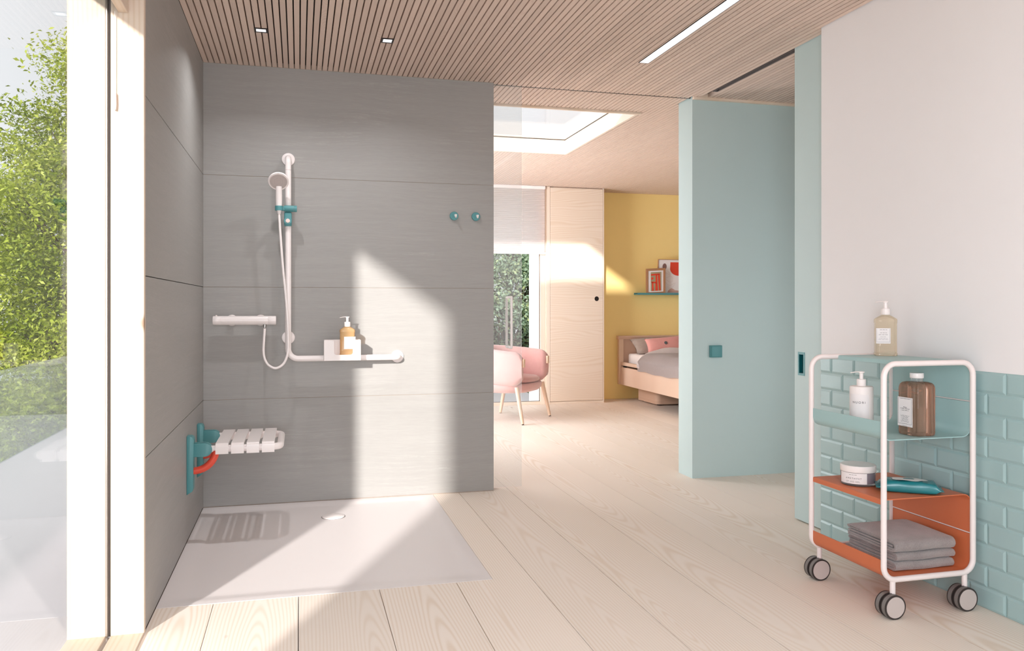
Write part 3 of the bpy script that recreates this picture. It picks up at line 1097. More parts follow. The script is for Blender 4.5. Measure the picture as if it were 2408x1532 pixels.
for x_ in (-0.3605, -0.2075):
    mb = MB().lathe([(0.0, 0.0), (0.031, 0.0), (0.031, -0.006), (0.027, -0.010), (0.016, -0.012), (0.016, -0.05), (0.0, -0.05)], (x_, 4.7748, TZ), 'Y', 30)
    mb.build('wall_rosette', M['white_gloss'], tp_)
MB().lathe([(0.0, 0.0), (0.0085, 0.0), (0.0085, 0.016), (0.0, 0.016)], (-0.183, 4.705, 0.9965), 'Z', 16).build('hose_outlet', M['chrome'], tp_)

# ---- basket hung on the rail
cd = thing('shower_caddy', 'white shower caddy with a cut-out front hung on the rail', 'caddy', (0.234, 4.645, 0.815))
CX0, CX1, CZ0, CZ1, CY0, CY1 = 0.134, 0.333, 0.813, 0.926, 4.603, 4.682
mb = MB()
outer = fil2([(CX0, CZ1), (CX0, CZ0), (CX1, CZ0), (CX1, CZ1), (0.296, CZ1), (0.286, 0.847), (0.190, 0.847), (0.181, CZ1)][0:8], 0.0, 1) if False else None
def arc(cx, cz, r, a0, a1, n=6):
    return [(cx + r * math.cos(R(a0 + (a1 - a0) * q / n)), cz + r * math.sin(R(a0 + (a1 - a0) * q / n))) for q in range(n + 1)]
poly = [(CX0, CZ1), (CX0, CZ0), (CX1, CZ0), (CX1, CZ1)]
poly += arc(0.302, CZ1 - 0.012, 0.012, 90, 180) + arc(0.276, 0.858, 0.014, 0, -90)[0:] + arc(0.202, 0.858, 0.014, -90, -180) + arc(0.176, CZ1 - 0.012, 0.012, 0, 90)
mb.prism(poly, 'Y', CY0, CY0 + 0.004)
mb.build('front_plate', M['white_matt'], cd, 30)
mb = MB()
mb.box(CX0, CX0 + 0.004, CY0 + 0.004, CY1, CZ0, CZ1)
mb.box(CX1 - 0.004, CX1, CY0 + 0.004, CY1, CZ0, CZ1)
mb.box(CX0 + 0.004, CX1 - 0.004, CY0 + 0.004, CY1, CZ0, CZ0 + 0.022)
mb.box(CX0 + 0.004, CX1 - 0.004, CY1 - 0.004, CY1, CZ0 + 0.022, CZ1)
mb.build('basket', M['white_matt'], cd, 30)

# ---- pump bottle builder (flask body, collar, pump)
def pump_top(root, c, z, mat, ang, s=1.0):
    T = Matrix.Translation((c[0], c[1], z)) @ Matrix.Rotation(ang, 4, 'Z')
    MB().lathe([(0.0, 0.0), (0.0165 * s, 0.0), (0.0172 * s, 0.002), (0.0172 * s, 0.024), (0.0150 * s, 0.0265), (0.0, 0.0265)], (0, 0, 0), 'Z', 28).xf(T).build('collar', mat, root)
    MB().lathe([(0.0, 0.0), (0.0072 * s, 0.0), (0.0072 * s, 0.022), (0.0092 * s, 0.0235), (0.0092 * s, 0.027), (0.0, 0.028)], (0, 0, 0.0265), 'Z', 20).xf(T).build('pump_stem', mat, root)
    secs = []
    for t in np.linspace(0, 1, 8):
        x_ = 0.010 - 0.052 * t
        z_ = 0.0535 + 0.0015 * math.sin(t * 3) - 0.003 * t * t
        w, h_ = 0.0072 - 0.0034 * t, 0.0026 - 0.0006 * t
        secs.append([Vector((x_, w * math.cos(2 * math.pi * a / 10), z_ + h_ * math.sin(2 * math.pi * a / 10))) for a in range(10)])
    MB().loft(secs).xf(T).build('pump_nozzle', mat, root)

def flask(name, label, loc, w, d, h, ang, liq, label_side, nozzle, neck=0.012):
    root = thing(name, label, 'bottle', loc, 'pump bottles')
    T = Matrix.Translation(loc) @ Matrix.Rotation(ang, 4, 'Z')
    secs = []
    prof = [(0.0, 0.98, 0.98), (0.002, 1.03, 1.03), (0.010, 1.035, 1.035), (0.013, 0.99, 0.99), (h * 0.5, 0.985, 0.985), (h - 0.016, 0.985, 0.985), (h - 0.014, 1.015, 1.015), (h - 0.002, 1.02, 1.02),
            (h + 0.002, 0.97, 0.97), (h + 0.010, 0.72, 0.78), (h + 0.016, 0.45, 0.56), (h + 0.018, 0.36, 0.44), (h + neck + 0.012, 0.36, 0.44)]
    for z_, sx, sy in prof:
        ww, dd = w * sx, d * sy
        rr = 0.012 if z_ < h + 0.004 else min(ww, dd) * 0.45
        secs.append([Vector((a, b, z_)) for a, b in rrect(ww, dd, rr, 5)])
    MB().loft(secs).xf(T).build('flask', liq, root, 30)
    pump_top(root, loc, loc[2] + h + 0.018, M['white_gloss'], nozzle)
    # paper label on one face
    lw, lz0, lz1, lx = label_side
    T2 = T @ Matrix.Translation((lx, -d / 2 - 0.0008, 0))
    lb = MB().box(-lw / 2, lw / 2, -0.0006, 0.0004, lz0, lz1).xf(T2).build('label', M['paper'], root, 0)
    mb_ = MB()
    hh = lz1 - lz0
    for fz, fw, th in ((0.90, 0.55, 0.0028), (0.70, 0.50, 0.0030), (0.58, 0.62, 0.0030), (0.44, 0.40, 0.0022), (0.33, 0.60, 0.0016), (0.27, 0.66, 0.0016)):
        n_ = 14
        th *= 0.75
        for q in range(n_):
            if (q * 7 + int(fz * 100)) % 5 == 0:
                continue
            xa = -lw * fw / 2 + lw * fw * q / n_
            mb_.box(xa, xa + lw * fw / n_ * 0.62, -0.0009, -0.0005, lz0 + hh * fz - th / 2, lz0 + hh * fz + th / 2)
    for e in (0.045,):
        a, b_, c, dd = -lw / 2 + e * lw, lw / 2 - e * lw, lz0 + 0.10 * hh, lz1 - 0.04 * hh
        mb_.box(a, a + 0.0006, -0.0009, -0.0005, c, dd)
        mb_.box(b_ - 0.0006, b_, -0.0009, -0.0005, c, dd)
        mb_.box(a, b_, -0.0009, -0.0005, c, c + 0.0006)
    mb_.xf(T2).build('label_print', M['print'], lb, 0)
    return root
flask('pump_bottle', 'amber soap pump bottle standing in the white shower caddy', (0.262, 4.644, 0.8355), 0.082, 0.050, 0.146, R(0), M['amber'], (0.062, 0.040, 0.108, 0.012), R(8))
flask('pump_bottle', 'straw coloured soap pump bottle on top of the trolley', (2.312, 2.825, 0.9145), 0.080, 0.066, 0.148, R(-30), M['straw'], (0.054, 0.050, 0.112, -0.0135), R(-15))

# ---- fold-down shower seat
st = thing('folding_shower_bench', 'white slatted fold-down shower seat on teal wall brackets', 'shower seat', (-0.511, 4.32, 0.225))
YN, YF = 4.118, 4.522
for yc in (YN, YF):
    mb = MB()
    poly = [(yc + a, b) for a, b in []]
    pts = fil2([(-0.511, 0.225), (-0.483, 0.243), (-0.4795, 0.489), (-0.491, 0.501), (-0.511, 0.501)], [0.010, 0.02, 0.010], 4)
    mb.prism([(a, b) for a, b in pts], 'Y', yc - 0.031, yc + 0.031, 0.003, 2)
    br = mb.build('wall_plate', M['teal'], st)
    for s_ in (-1, 1):
        ear = [(-0.482, 0.402), (-0.440, 0.402)] + arc(-0.430, 0.4335, 0.0315, -90, 90, 10) + [(-0.482, 0.465)]
        MB().prism(ear, 'Y', yc + s_ * 0.0175 - 0.006, yc + s_ * 0.0175 + 0.006, 0.002, 2).build('hinge_ear', M['teal'], br)
    MB().lathe([(0.0, 0.0), (0.0168, 0.0), (0.0178, 0.002), (0.0178, 0.030), (0.0168, 0.032), (0, 0.032)], (-0.436, yc, 0.4335), 'X', 24).build('socket', M['teal'], br)
EX = -0.088
p = fillet([(-0.42, YN, 0.4335), (EX, YN, 0.4335), (EX, YF, 0.4335), (-0.42, YF, 0.4335)], [0.045, 0.045], 8)
MB().tube(p, 0.0168, 16).build('seat_frame', M['white_gloss'], st)
for q in range(4):
    xa = -0.383 + 0.0702 * q
    secs = []
    W_ = 0.058
    # U-shaped slat: flat top with sides wrapping the tubes
    prof = fil2([(YN - 0.026, 0.412), (YN - 0.026, 0.459), (YF + 0.026, 0.459), (YF + 0.026, 0.412)], [0.012, 0.012], 6)
    mb = strip(MB(), prof, 0.008, 'X', xa, xa + W_)
    mb.box(xa + 0.003, xa + W_ - 0.003, YN - 0.022, YN + 0.022, 0.414, 0.456, 0.004, 1)
    mb.box(xa + 0.003, xa + W_ - 0.003, YF - 0.022, YF + 0.022, 0.414, 0.456, 0.004, 1)
    mb.build('slat', M['white_gloss'], st, 50)
for yc in (YN, YF):
    pp = [Vector((-0.4835 + 0.100 * math.sin(R(a)), yc, 0.431 - 0.098 * math.cos(R(a)))) for a in range(0, 89, 8)]
    MB().tube(pp, 0.0172, 16).build('support_arc', M['red'], st)

# ---- two robe hooks
def hook(x_, z_, label):
    root = thing('robe_hook', label, 'hook', (x_, 4.775, z_), 'robe hooks on the grey wall')
    MB().lathe([(0.0, 0.0), (0.0245, 0.0), (0.0255, -0.003), (0.0255, -0.013), (0.0235, -0.0155), (0.0, -0.0155)], (x_, 4.7748, z_), 'Y', 32).build('hook_disc', M['teal'], root)
    pp = fillet([(x_ + 0.005, 4.760, z_ + 0.006), (x_ + 0.005, 4.742, z_ - 0.008), (x_ + 0.003, 4.724, z_ - 0.008), (x_ + 0.004, 4.722, z_ + 0.006)], 0.008, 5)
    MB().tube(pp, 0.0052, 12).build('hook_peg', M['white_gloss'], root)
hook(0.8915, 1.6495, 'round teal robe hook nearer to the white rail')
hook(1.0235, 1.6495, 'round teal robe hook nearer to the glass door')

# ---- downlights and light strip in the slatted ceiling
def downlight(x0, x1, y0, y1, label):
    cx, cy = (x0 + x1) / 2, (y0 + y1) / 2
    root = thing('ceiling_spotlight', label, 'spotlight', (cx, cy, CEIL), 'spotlights in the slatted ceiling')
    mb = MB()
    t = 0.0085
    for a in ((x0, x1, y0, y0 + t), (x0, x1, y1 - t, y1), (x0, x0 + t, y0 + t, y1 - t), (x1 - t, x1, y0 + t, y1 - t)):
        mb.box(a[0], a[1], a[2], a[3], CEIL - 0.004, CEIL)
    mb.build('rim', M['metal_dark'], root, 0)
    MB().box(x0 + t, x1 - t, y0 + t, y1 - t, CEIL - 0.0025, CEIL).build('diffuser', M['lamp_small'], root, 0)
    area('lamp', (cx, cy, CEIL - 0.006), (cx, cy, 0), 0.03, 0.03, 3.8, (0.98, 0.98, 1.0), root, R(135))
downlight(-0.210, -0.147, 4.115, 4.175, 'small square ceiling spotlight above the shower seat')
downlight(0.402, 0.464, 4.112, 4.180, 'small square ceiling spotlight above the middle of the shower tray')
ls = thing('strip_light', 'long white recessed strip light in the slatted ceiling', 'ceiling light', (1.841, 2.8, CEIL))
mb = MB()
for a in ((1.812, 1.8145, 0.9, 4.169), (1.8685, 1.871, 0.9, 4.169), (1.8145, 1.8685, 4.1665, 4.169)):
    mb.box(a[0], a[1], a[2], a[3], CEIL - 0.004, CEIL)
mb.build('rim', M['metal_dark'], ls, 0)
MB().box(1.8145, 1.8685, 0.9, 4.1665, CEIL - 0.003, CEIL).build('diffuser', M['lamp'], ls, 0)
rl = thing('ceiling_fill_panel', 'added wide white ceiling fill panel unseen behind the viewer', 'ceiling light', (0.95, 0.0, CEIL))
mb = MB().box(0.0, 1.75, -1.3, 0.55, CEIL - 0.03, CEIL, 0.004, 1)
mb.build('fill_housing', M['white_matt'], rl, 0)
area('lamp', (0.95, -0.35, CEIL - 0.035), (0.95, -0.35, 0), 1.6, 1.7, ROOM_FILL, (0.95, 0.97, 1.0), rl)  # added fill light for the whole bathroom, out of view

# ---- blind pull on the window jamb
bp = thing('blind_pull', 'thin white pull cord with a slim handle hanging by the window jamb', 'pull cord', (-0.598, 2.982, 1.776))
MB().tube([(-0.598, 2.982, 2.107), (-0.598, 2.982, 1.835)], 0.0011, 6).build('cord', M['white_matt'], bp)
MB().lathe([(0.0, 0.0), (0.0042, 0.001), (0.0058, 0.02), (0.0048, 0.056), (0.0, 0.06)], (-0.598, 2.982, 1.776), 'Z', 14).build('handle', M['white_matt'], bp)

# ---- light switch on the mint wall
sw = thing('light_switch', 'square teal light switch on the mint wall end', 'switch', (2.617, 4.79, 0.82))
MB().box(2.575, 2.659, 4.768, 4.7899, 0.7805, 0.8585, 0.003, 2).build('back_box', M['teal'], sw)
MB().box(2.581, 2.653, 4.7625, 4.768, 0.786, 0.853, 0.002, 2).build('rocker', M['teal'], sw)

# ================================================================== TROLLEY
ty0, ty1 = 2.483, 2.908
tx0, tx1, tz0, tz1 = 2.025, 2.412, 0.133, 0.9085
tl = thing('serving_trolley', 'white tubular trolley with mint and orange shelves by the tiled wall', 'trolley', (2.218, 2.695, 0.0))
def loop(y):
    r, n = 0.048, 7
    pts = []
    for cx, cz, a0 in ((tx1 - r, tz1 - r, 0), (tx0 + r, tz1 - r, 90), (tx0 + r, tz0 + r, 180), (tx1 - r, tz0 + r, 270)):
        for k_ in range(n + 1):
            a = R(a0 + 90 * k_ / n)
            pts.append((cx + r * math.cos(a), y, cz + r * math.sin(a)))
    return pts
for y_ in (ty0, ty1):
    MB().tube(loop(y_), 0.0103, 16, closed=True).build('side_frame', M['tube_white'], tl)
def sheet(pts, rad, t, y0, y1):
    return strip(MB(), fil2(pts, rad, 6), t, 'Y', y0, y1)
sy0, sy1 = ty0 + 0.009, ty1 - 0.009
TT = 0.0035
sheet([(2.146, 0.898), (2.146, 0.9125), (2.410, 0.9125), (2.410, 0.766)], [0.004, 0.030], TT, sy0, sy1).build('top_shelf', M['shelf_mint'], tl, 30)
sheet([(2.410, 0.760), (2.410, 0.6325), (2.027, 0.6325), (2.027, 0.700)], [0.036, 0.040], TT, sy0, sy1).build('upper_tray', M['shelf_mint'], tl, 30)
MB().tube([(2.411, ty0, 0.763), (2.411, ty1, 0.763)], 0.0024, 8).build('cross_rod', M['tube_white'], tl)
sheet([(2.027, 0.401), (2.027, 0.4185), (2.410, 0.4185), (2.410, 0.277)], [0.004, 0.030], TT, sy0, sy1).build('middle_shelf', M['orange'], tl, 30)
sheet([(2.410, 0.271), (2.410, 0.1375), (2.027, 0.1375), (2.027, 0.2015)], [0.036, 0.040], TT, sy0, sy1).build('lower_tray', M['orange'], tl, 30)
MB().tube([(2.411, ty0, 0.274), (2.411, ty1, 0.274)], 0.0024, 8).build('cross_rod', M['tube_white'], tl)
for cx_ in (2.062, 2.374):
    for cy_ in (ty0, ty1):
        c_ = MB().lathe([(0.0, 0.0), (0.0098, 0.0), (0.0098, 0.058), (0.0, 0.058)], (cx_, cy_, 0.070), 'Z', 16).build('caster', M['tube_white'], tl)
        wx = cx_ - 0.010
        for s_ in (-1, 1):
            yc = cy_ + s_ * 0.0155
            MB().lathe([(0.0, -0.0115), (0.040, -0.0115), (0.0425, -0.010), (0.0430, -0.0085), (0.0425, -0.007), (0.0430, 0.007), (0.0425, 0.0085), (0.040, 0.0115), (0.0, 0.0115)],
                       (wx, yc, 0.0432), 'Y', 36).build('wheel', M['rubber'], c_)
        mb = MB()
        for s_ in (-1, 1):
            for e_ in (-1, 1):
                yy = cy_ + s_ * 0.0155 + e_ * 0.0103
                mb.lathe([(0.0385, -0.0016), (0.0433, -0.0016), (0.0433, 0.0016), (0.0385, 0.0016)], (wx, yy, 0.0433), 'Y', 36)
        mb.build('wheel_rim', M['rubber_dark'], c_)
        for s_ in (-1, 1):
            MB().lathe([(0.0, 0.0), (0.0375, 0.0), (0.0375, -0.001 * 1), (0.0, -0.001)], (wx, cy_ + s_ * 0.0275 + (0.0005 if s_ > 0 else 0), 0.0432), 'Y', 36).build('hub_cap', M['hub'], c_)

# ---- white round pump bottle in the mint tray
wb = thing('lotion_bottle', 'white round lotion pump bottle in the mint trolley tray', 'bottle', (2.128, 2.735, 0.6345), 'pump bottles')
bc = (2.128, 2.735, 0.6345)
BR = 0.0435
MB().lathe([(0.0, 0.0), (BR - 0.003, 0.0), (BR, 0.003), (BR, 0.165), (BR - 0.0025, 0.1685), (0.020, 0.170), (0.0, 0.170)], bc, 'Z', 48).build('bottle_body', M['white_matt'], wb)
pump_top(wb, bc, bc[2] + 0.170, M['white_matt'], R(-15), 1.02)
va = math.atan2(-bc[1], -bc[0]) - R(14)      # label turned a little off the viewer
def wrap(x_, z_, rr=BR + 0.0006):
    a = va + x_ / BR
    return Vector((bc[0] + rr * math.cos(a), bc[1] + rr * math.sin(a), bc[2] + z_))
mb = MB()
mb.grid(lambda u, v: wrap(-0.040 + 0.080 * u, 0.004 + 0.136 * v, BR + 0.0003), 20, 2)
lb = mb.build('label', M['paper'], wb)
mb = MB()
add_text(mb, 'NUORI', 0.0118, lambda a, b: wrap(a + 0.001, 0.108 + b, BR + 0.0008), 1.5)
mb.build('lettering', M['print_dark'], lb, 0)

# ---- rose-brown bubble bath bottle
rb = thing('bath_oil_bottle', 'rose brown square ribbed bottle with a white cap in the mint tray', 'bottle', (2.243, 2.572, 0.6345))
RC = (2.243, 2.572, 0.6345)
rsec = []
def ring8(s, z_):
    out = []
    for q in range(96):
        a = 2 * math.pi * q / 96
        base = 0.052 / (abs(math.cos(a)) ** 6 + abs(math.sin(a)) ** 6) ** (1 / 6.0)
        lobe = abs(math.sin(4 * a)) ** 0.5
        r_ = base * (0.885 + 0.125 * lobe) * s
        out.append(Vector((r_ * math.cos(a), r_ * math.sin(a), z_)))
    return out
for s, z_ in ((0.90, 0.0), (0.97, 0.003), (1.0, 0.010), (1.0, 0.10), (1.0, 0.170), (0.985, 0.180), (0.93, 0.189), (0.82, 0.195), (0.62, 0.1985), (0.44, 0.1995)):
    rsec.append(ring8(s, z_))
TB = Matrix.Translation(RC) @ Matrix.Rotation(R(1), 4, 'Z')
MB().loft(rsec).xf(TB).build('bottle_body', M['rose'], rb, 60)
MB().lathe([(0.0, 0.0), (0.021, 0.0), (0.021, 0.012), (0.0, 0.012)], (RC[0], RC[1], RC[2] + 0.1998), 'Z', 30).build('bottle_neck', M['jar_clear'], rb)
MB().lathe([(0.0, 0.0), (0.0235, 0.0), (0.0242, 0.001), (0.0242, 0.017), (0.0230, 0.019), (0.0, 0.019)], (RC[0], RC[1], RC[2] + 0.2122), 'Z', 36).build('bottle_cap', M['white_gloss'], rb)
T2 = TB @ Matrix.Rotation(R(-90), 4, 'Z') @ Matrix.Translation((0.002, -0.0548, 0))
lb = MB().box(-0.037, 0.037, -0.0006, 0.0006, 0.033, 0.141).xf(T2).build('label', M['paper'], rb, 0)
mb = MB()
for fz, fw, th in ((0.955, 0.62, 0.0016), (0.66, 0.24, 0.0030), (0.61, 0.60, 0.0030), (0.55, 0.50, 0.0022), (0.37, 0.58, 0.0014), (0.335, 0.52, 0.0014), (0.30, 0.34, 0.0014), (0.265, 0.50, 0.0014),
                   (0.23, 0.40, 0.0014), (0.195, 0.52, 0.0014), (0.16, 0.50, 0.0014), (0.09, 0.36, 0.0012), (0.02, 0.30, 0.0012)):
    n_ = 16
    th *= 0.75
    for q in range(n_):
        if (q * 5 + int(fz * 100)) % 6 == 0:
            continue
        xa = -0.039 * fw + 0.078 * fw * q / n_
        mb.box(xa, xa + 0.078 * fw / n_ * 0.65, -0.0009, -0.0006, 0.033 + 0.108 * fz - th / 2, 0.033 + 0.108 * fz + th / 2)
for a in ((-0.034, -0.0334, 0.042, 0.137), (0.0334, 0.034, 0.042, 0.137), (-0.034, 0.034, 0.042, 0.0426), (-0.034, 0.034, 0.1364, 0.137)):
    mb.box(a[0], a[1], -0.0009, -0.0006, a[2], a[3])
mb.xf(T2).build('label_print', M['print_dark'], lb, 0)

# ---- cream jar
jc = (2.118, 2.742, 0.4205)
jr = thing('cream_jar', 'round clear cream jar with a white lid on the orange shelf', 'jar', jc)
JR = 0.064
MB().lathe([(0.0, 0.0), (JR - 0.004, 0.0), (JR, 0.004), (JR, 0.052), (0.0, 0.052)], jc, 'Z', 56).build('jar_glass', M['jar_clear'], jr)
MB().lathe([(0.0, 0.0095), (JR - 0.0035, 0.0095), (JR - 0.0035, 0.0505), (0.0, 0.0505)], jc, 'Z', 56).build('cream', M['violet'], jr)
MB().lathe([(0.0, 0.0525), (JR + 0.0012, 0.0525), (JR + 0.0018, 0.0535), (JR + 0.0018, 0.0745), (JR - 0.001, 0.0775), (JR - 0.004, 0.0768), (0.0, 0.0760)], jc, 'Z', 56).build('jar_lid', M['white_gloss'], jr)
ja = math.atan2(-jc[1], -jc[0]) - R(10)
def jw(x_, z_, rr):
    a = ja + x_ / JR
    return Vector((jc[0] + rr * math.cos(a), jc[1] + rr * math.sin(a), jc[2] + z_))
mb = MB().grid(lambda u, v: jw(-0.066 + 0.110 * u, 0.010 + 0.041 * v, JR + 0.0005), 26, 2)
lb = mb.build('label', M['paper'], jr)
mb = MB()
add_text(mb, 'AMETHYST', 0.0086, lambda a, b: jw(a - 0.006, 0.0305 + b, JR + 0.0010), 1.55)
for zz, w_, th in ((0.0445, 0.030, 0.0016), (0.0205, 0.052, 0.0011), (0.0170, 0.058, 0.0011)):
    n_ = 14
    for q in range(n_):
        if q % 5 == 3:
            continue
        xa = -0.006 - w_ / 2 + w_ * q / n_
        xb = xa + w_ / n_ * 0.66
        v = [mb.bm.verts.new(jw(xx, z_, JR + 0.0010)) for xx, z_ in ((xa, zz - th / 2), (xb, zz - th / 2), (xb, zz + th / 2), (xa, zz + th / 2))]
        mb.bm.faces.new(v)
mb.build('lettering', M['print_dark'], lb, 0)

# ---- teal pack of wet wipes
wc = Vector((2.216, 2.584, 0.4205))
wp = thing('wipes_pack', 'teal packet of wet wipes lying on the orange shelf', 'wipes packet', wc)
TWP = Matrix.Translation(wc) @ Matrix.Rotation(R(-35), 4, 'Z')
def pack_sec(x_):
    t = abs(x_) / 0.088
    if t <= 1:
        hh = 0.040 * (1 - 0.10 * t ** 6)
        ww = 0.050
        rr = 0.014
    else:
        u = min((t - 1) / 0.22, 1)
        hh = 0.036 * (1 - u) ** 1.4 + 0.0016
        ww = 0.050 + 0.004 * u
        rr = 0.012 * (1 - u) + 0.0006
    zc = 0.0205 - (0.004 * min(max(t - 1, 0) / 0.22, 1))
    pts = rrect(ww * 2, hh, min(rr, hh * 0.45), 4)
    puff = 0.004 * (1 - min(t, 1) ** 2)
    out = []
    for a, b in pts:
        zb = zc + b
        if b > 0:
            zb += puff * (1 - (a / ww) ** 2) + 0.0012 * math.sin(a * 180 + x_ * 70)
        else:
            zb = max(zb, 0.0006)
        out.append(Vector((x_, a, zb)))
    return out
xs_ = [-0.114, -0.109, -0.104, -0.099, -0.094, -0.089] + list(np.linspace(-0.084, 0.084, 17)) + [0.089, 0.094, 0.099, 0.104, 0.109, 0.114]
MB().loft([pack_sec(x_) for x_ in xs_]).xf(TWP).build('packet', M['wipes'], wp, 60)
def pk(x_, y_, h_=0.0):
    s = pack_sec(x_)
    z_ = 0.0205 + 0.0200 + 0.004 * (1 - min(abs(x_) / 0.088, 1) ** 2) * (1 - (y_ / 0.05) ** 2)
    return Vector((x_, y_, z_ + 0.0022 + h_))
mb = MB()
blob = []
for q in range(40):
    a = 2 * math.pi * q / 40
    blob.append((0.060 * math.cos(a) * (1 + 0.10 * math.cos(5 * a)), 0.030 * math.sin(a) * (1 + 0.14 * math.cos(5 * a)) - 0.002))
cen = mb.bm.verts.new(pk(0, 0, 0.001))
ring_ = [mb.bm.verts.new(pk(a, b)) for a, b in blob]
mid_ = [mb.bm.verts.new(pk(a * 0.5, b * 0.5, 0.0008)) for a, b in blob]
for q in range(40):
    mb.bm.faces.new((ring_[q], ring_[(q + 1) % 40], mid_[(q + 1) % 40], mid_[q]))
    mb.bm.faces.new((mid_[q], mid_[(q + 1) % 40], cen))
wl = mb.xf(TWP).build('resealable_label', M['wipes_white'], wp)
mb = MB()
mb.grid(lambda u, v: pk(-0.018 + 0.036 * u, -0.012 + 0.010 * v, 0.0016), 4, 2)
mb.grid(lambda u, v: pk(-0.016 + 0.032 * u, 0.004 + 0.003 * v, 0.0016), 4, 1)
mb.xf(TWP).build('label_print', M['teal'], wl, 0)

# ---- three folded towels in the orange tray
def towel(label, z0, h, x0, x1, y0, y1, layers, seed):
    """ribbon folded in the YZ plane, the main fold at the near end"""
    rng = random.Random(seed)
    root = thing('folded_towel', label, 'towel', ((x0 + x1) / 2, (y0 + y1) / 2, z0), 'grey towels on the lowest trolley shelf')
    t = h / (layers + 0.15)
    mb_ = MB()
    n = 30
    def layer(zc, ya, yb, th, xo):
        secs = []
        for q in range(9):
            u = q / 8
            x_ = x0 + xo + (x1 - x0 - xo * 2) * u
            e = min(u, 1 - u) * 8
            k_ = min(1.0, 0.72 + 0.28 * e)
            pr = rrect(yb - ya, th * k_, th * 0.48 * k_, 5)
            sag = 0.0018 * math.sin(u * 5 + seed)
            secs.append([Vector((x_, (ya + yb) / 2 + a, zc + b + sag * (0.5 + 0.5 * math.sin(a * 20 + seed)))) for a, b in pr])
        mb_.loft(secs)
    # outer wrap: bottom, near bend, top
    to = t * 0.92
    path = [(y1 - 0.004, z0 + to / 2), (y0 + h * 0.5, z0 + to / 2)]
    path += [(y0 + h * 0.5 - (h / 2 - to / 2) * math.sin(R(a)) , z0 + h / 2 - (h / 2 - to / 2) * math.cos(R(a))) for a in range(15, 166, 15)]
    path += [(y0 + h * 0.5, z0 + h - to / 2), (y1 - 0.02, z0 + h - to / 2 + 0.002), (y1, z0 + h - to / 2 - 0.004)]
    pd = []
    for (a, b), (c, d) in zip(path[:-1], path[1:]):
        m = max(1, int(math.hypot(c - a, d - b) / 0.02))
        for q in range(m):
            pd.append((a + (c - a) * q / m, b + (d - b) * q / m))
    pd.append(path[-1])
    out = offset_open(pd, to * 0.94)
    secs = []
    for q in range(13):
        u = q / 12
        x_ = x0 + (x1 - x0) * u
        e = min(u, 1 - u) * 12
        sh = 0.0022 * max(0, 1 - e)
        secs.append([Vector((x_, y + 0.0012 * math.sin(u * 9 + y * 40), z - (sh if z > z0 + h / 2 else -sh * 0.4) + 0.0010 * math.sin(u * 8 + seed + y * 22))) for y, z in out])
    mb_.loft(secs)
    mb_.build('outer_fold', M['towel'], root, 60)
    mb_ = MB()
    inner = layers - 2
    for q in range(inner):
        zc = z0 + to + (h - 2 * to) * (q + 0.5) / max(inner, 1)
        layer(zc, y0 + h * 0.30 + 0.006 * (q % 2), y1 - 0.006 * rng.random(), (h - 2 * to) / max(inner, 1) * 0.76, 0.001 + 0.001 * q)
    if inner > 0:
        mb_.build('inner_fold', M['towel'], root, 60)
    else:
        mb_.bm.free()
towel('grey terry towel at the bottom of the folded stack', 0.1400, 0.0325, 2.116, 2.372, 2.528, 2.815, 3, 1)
towel('grey terry towel in the middle of the folded stack', 0.1740, 0.0325, 2.124, 2.380, 2.532, 2.808, 3, 2)
towel('thick grey terry towel on top of the folded stack', 0.2080, 0.0460, 2.112, 2.376, 2.526, 2.800, 5, 3)

# ================================================================== BEDROOM THINGS
# ---- wardrobe
wd = thing('wardrobe', 'tall pale pine wardrobe beside the bedroom window', 'wardrobe', (3.05, 8.94, 0))
mb = MB()
mb.box(2.702, 2.7385, 8.778, 9.098, 0.0, 2.459)
mb.box(3.3765, 3.3885, 8.778, 9.098, 0.0, 2.459)
mb.box(2.7385, 3.3765, 8.80, 9.098, 0.0, 2.459)
mb.build('carcass', M['pine'], wd, 0)
MB().box(2.7385, 3.3765, 8.782, 8.80, 0.0, 0.026).build('plinth', M['pine_x'], wd, 0)
dr = MB().box(2.742, 3.374, 8.778, 8.799, 0.031, 2.448, 0.0012, 1).build('door', M['pine_x'], wd, 0)
mb = MB()
secs = []
for rr, yy in ((0.0, 8.7773), (0.022, 8.7773), (0.0245, 8.7765), (0.026, 8.7770), (0.026, 8.779)):
    secs.append([Vector((3.299 + rr * math.cos(2 * math.pi * a / 24), yy, 1.193 + rr * 1.05 * math.sin(2 * math.pi * a / 24))) for a in range(24)])
mb.loft(secs)
mb.build('hole_shade_disc', M['dark_gap'], dr)  # flat dark disc paints the shade of a hole, nothing is recessed

# ---- pleated blind
pb = thing('pleated_blind', 'white pleated blind half lowered over the bedroom window', 'blind', (1.55, 8.77, 2.45))
mb = MB()
zig = []
n_p = 34
zt, zb = 2.425, 1.712
for q in range(n_p * 2 + 1):
    zig.append((8.772 + (0.0035 if q % 2 else -0.0025), zt + (zb - zt) * q / (n_p * 2)))
strip(mb, zig, 0.0012, 'X', 0.35, 2.677)
mb.build('pleated_cloth', M['blind'], pb, 0)
MB().box(0.34, 2.680, 8.758, 8.786, 2.425, 2.459, 0.002, 1).build('head_box', M['white_matt'], pb, 0)
MB().box(0.345, 2.680, 8.760, 8.784, 1.692, 1.712, 0.003, 2).build('hem_bar', M['white_matt'], pb, 0)

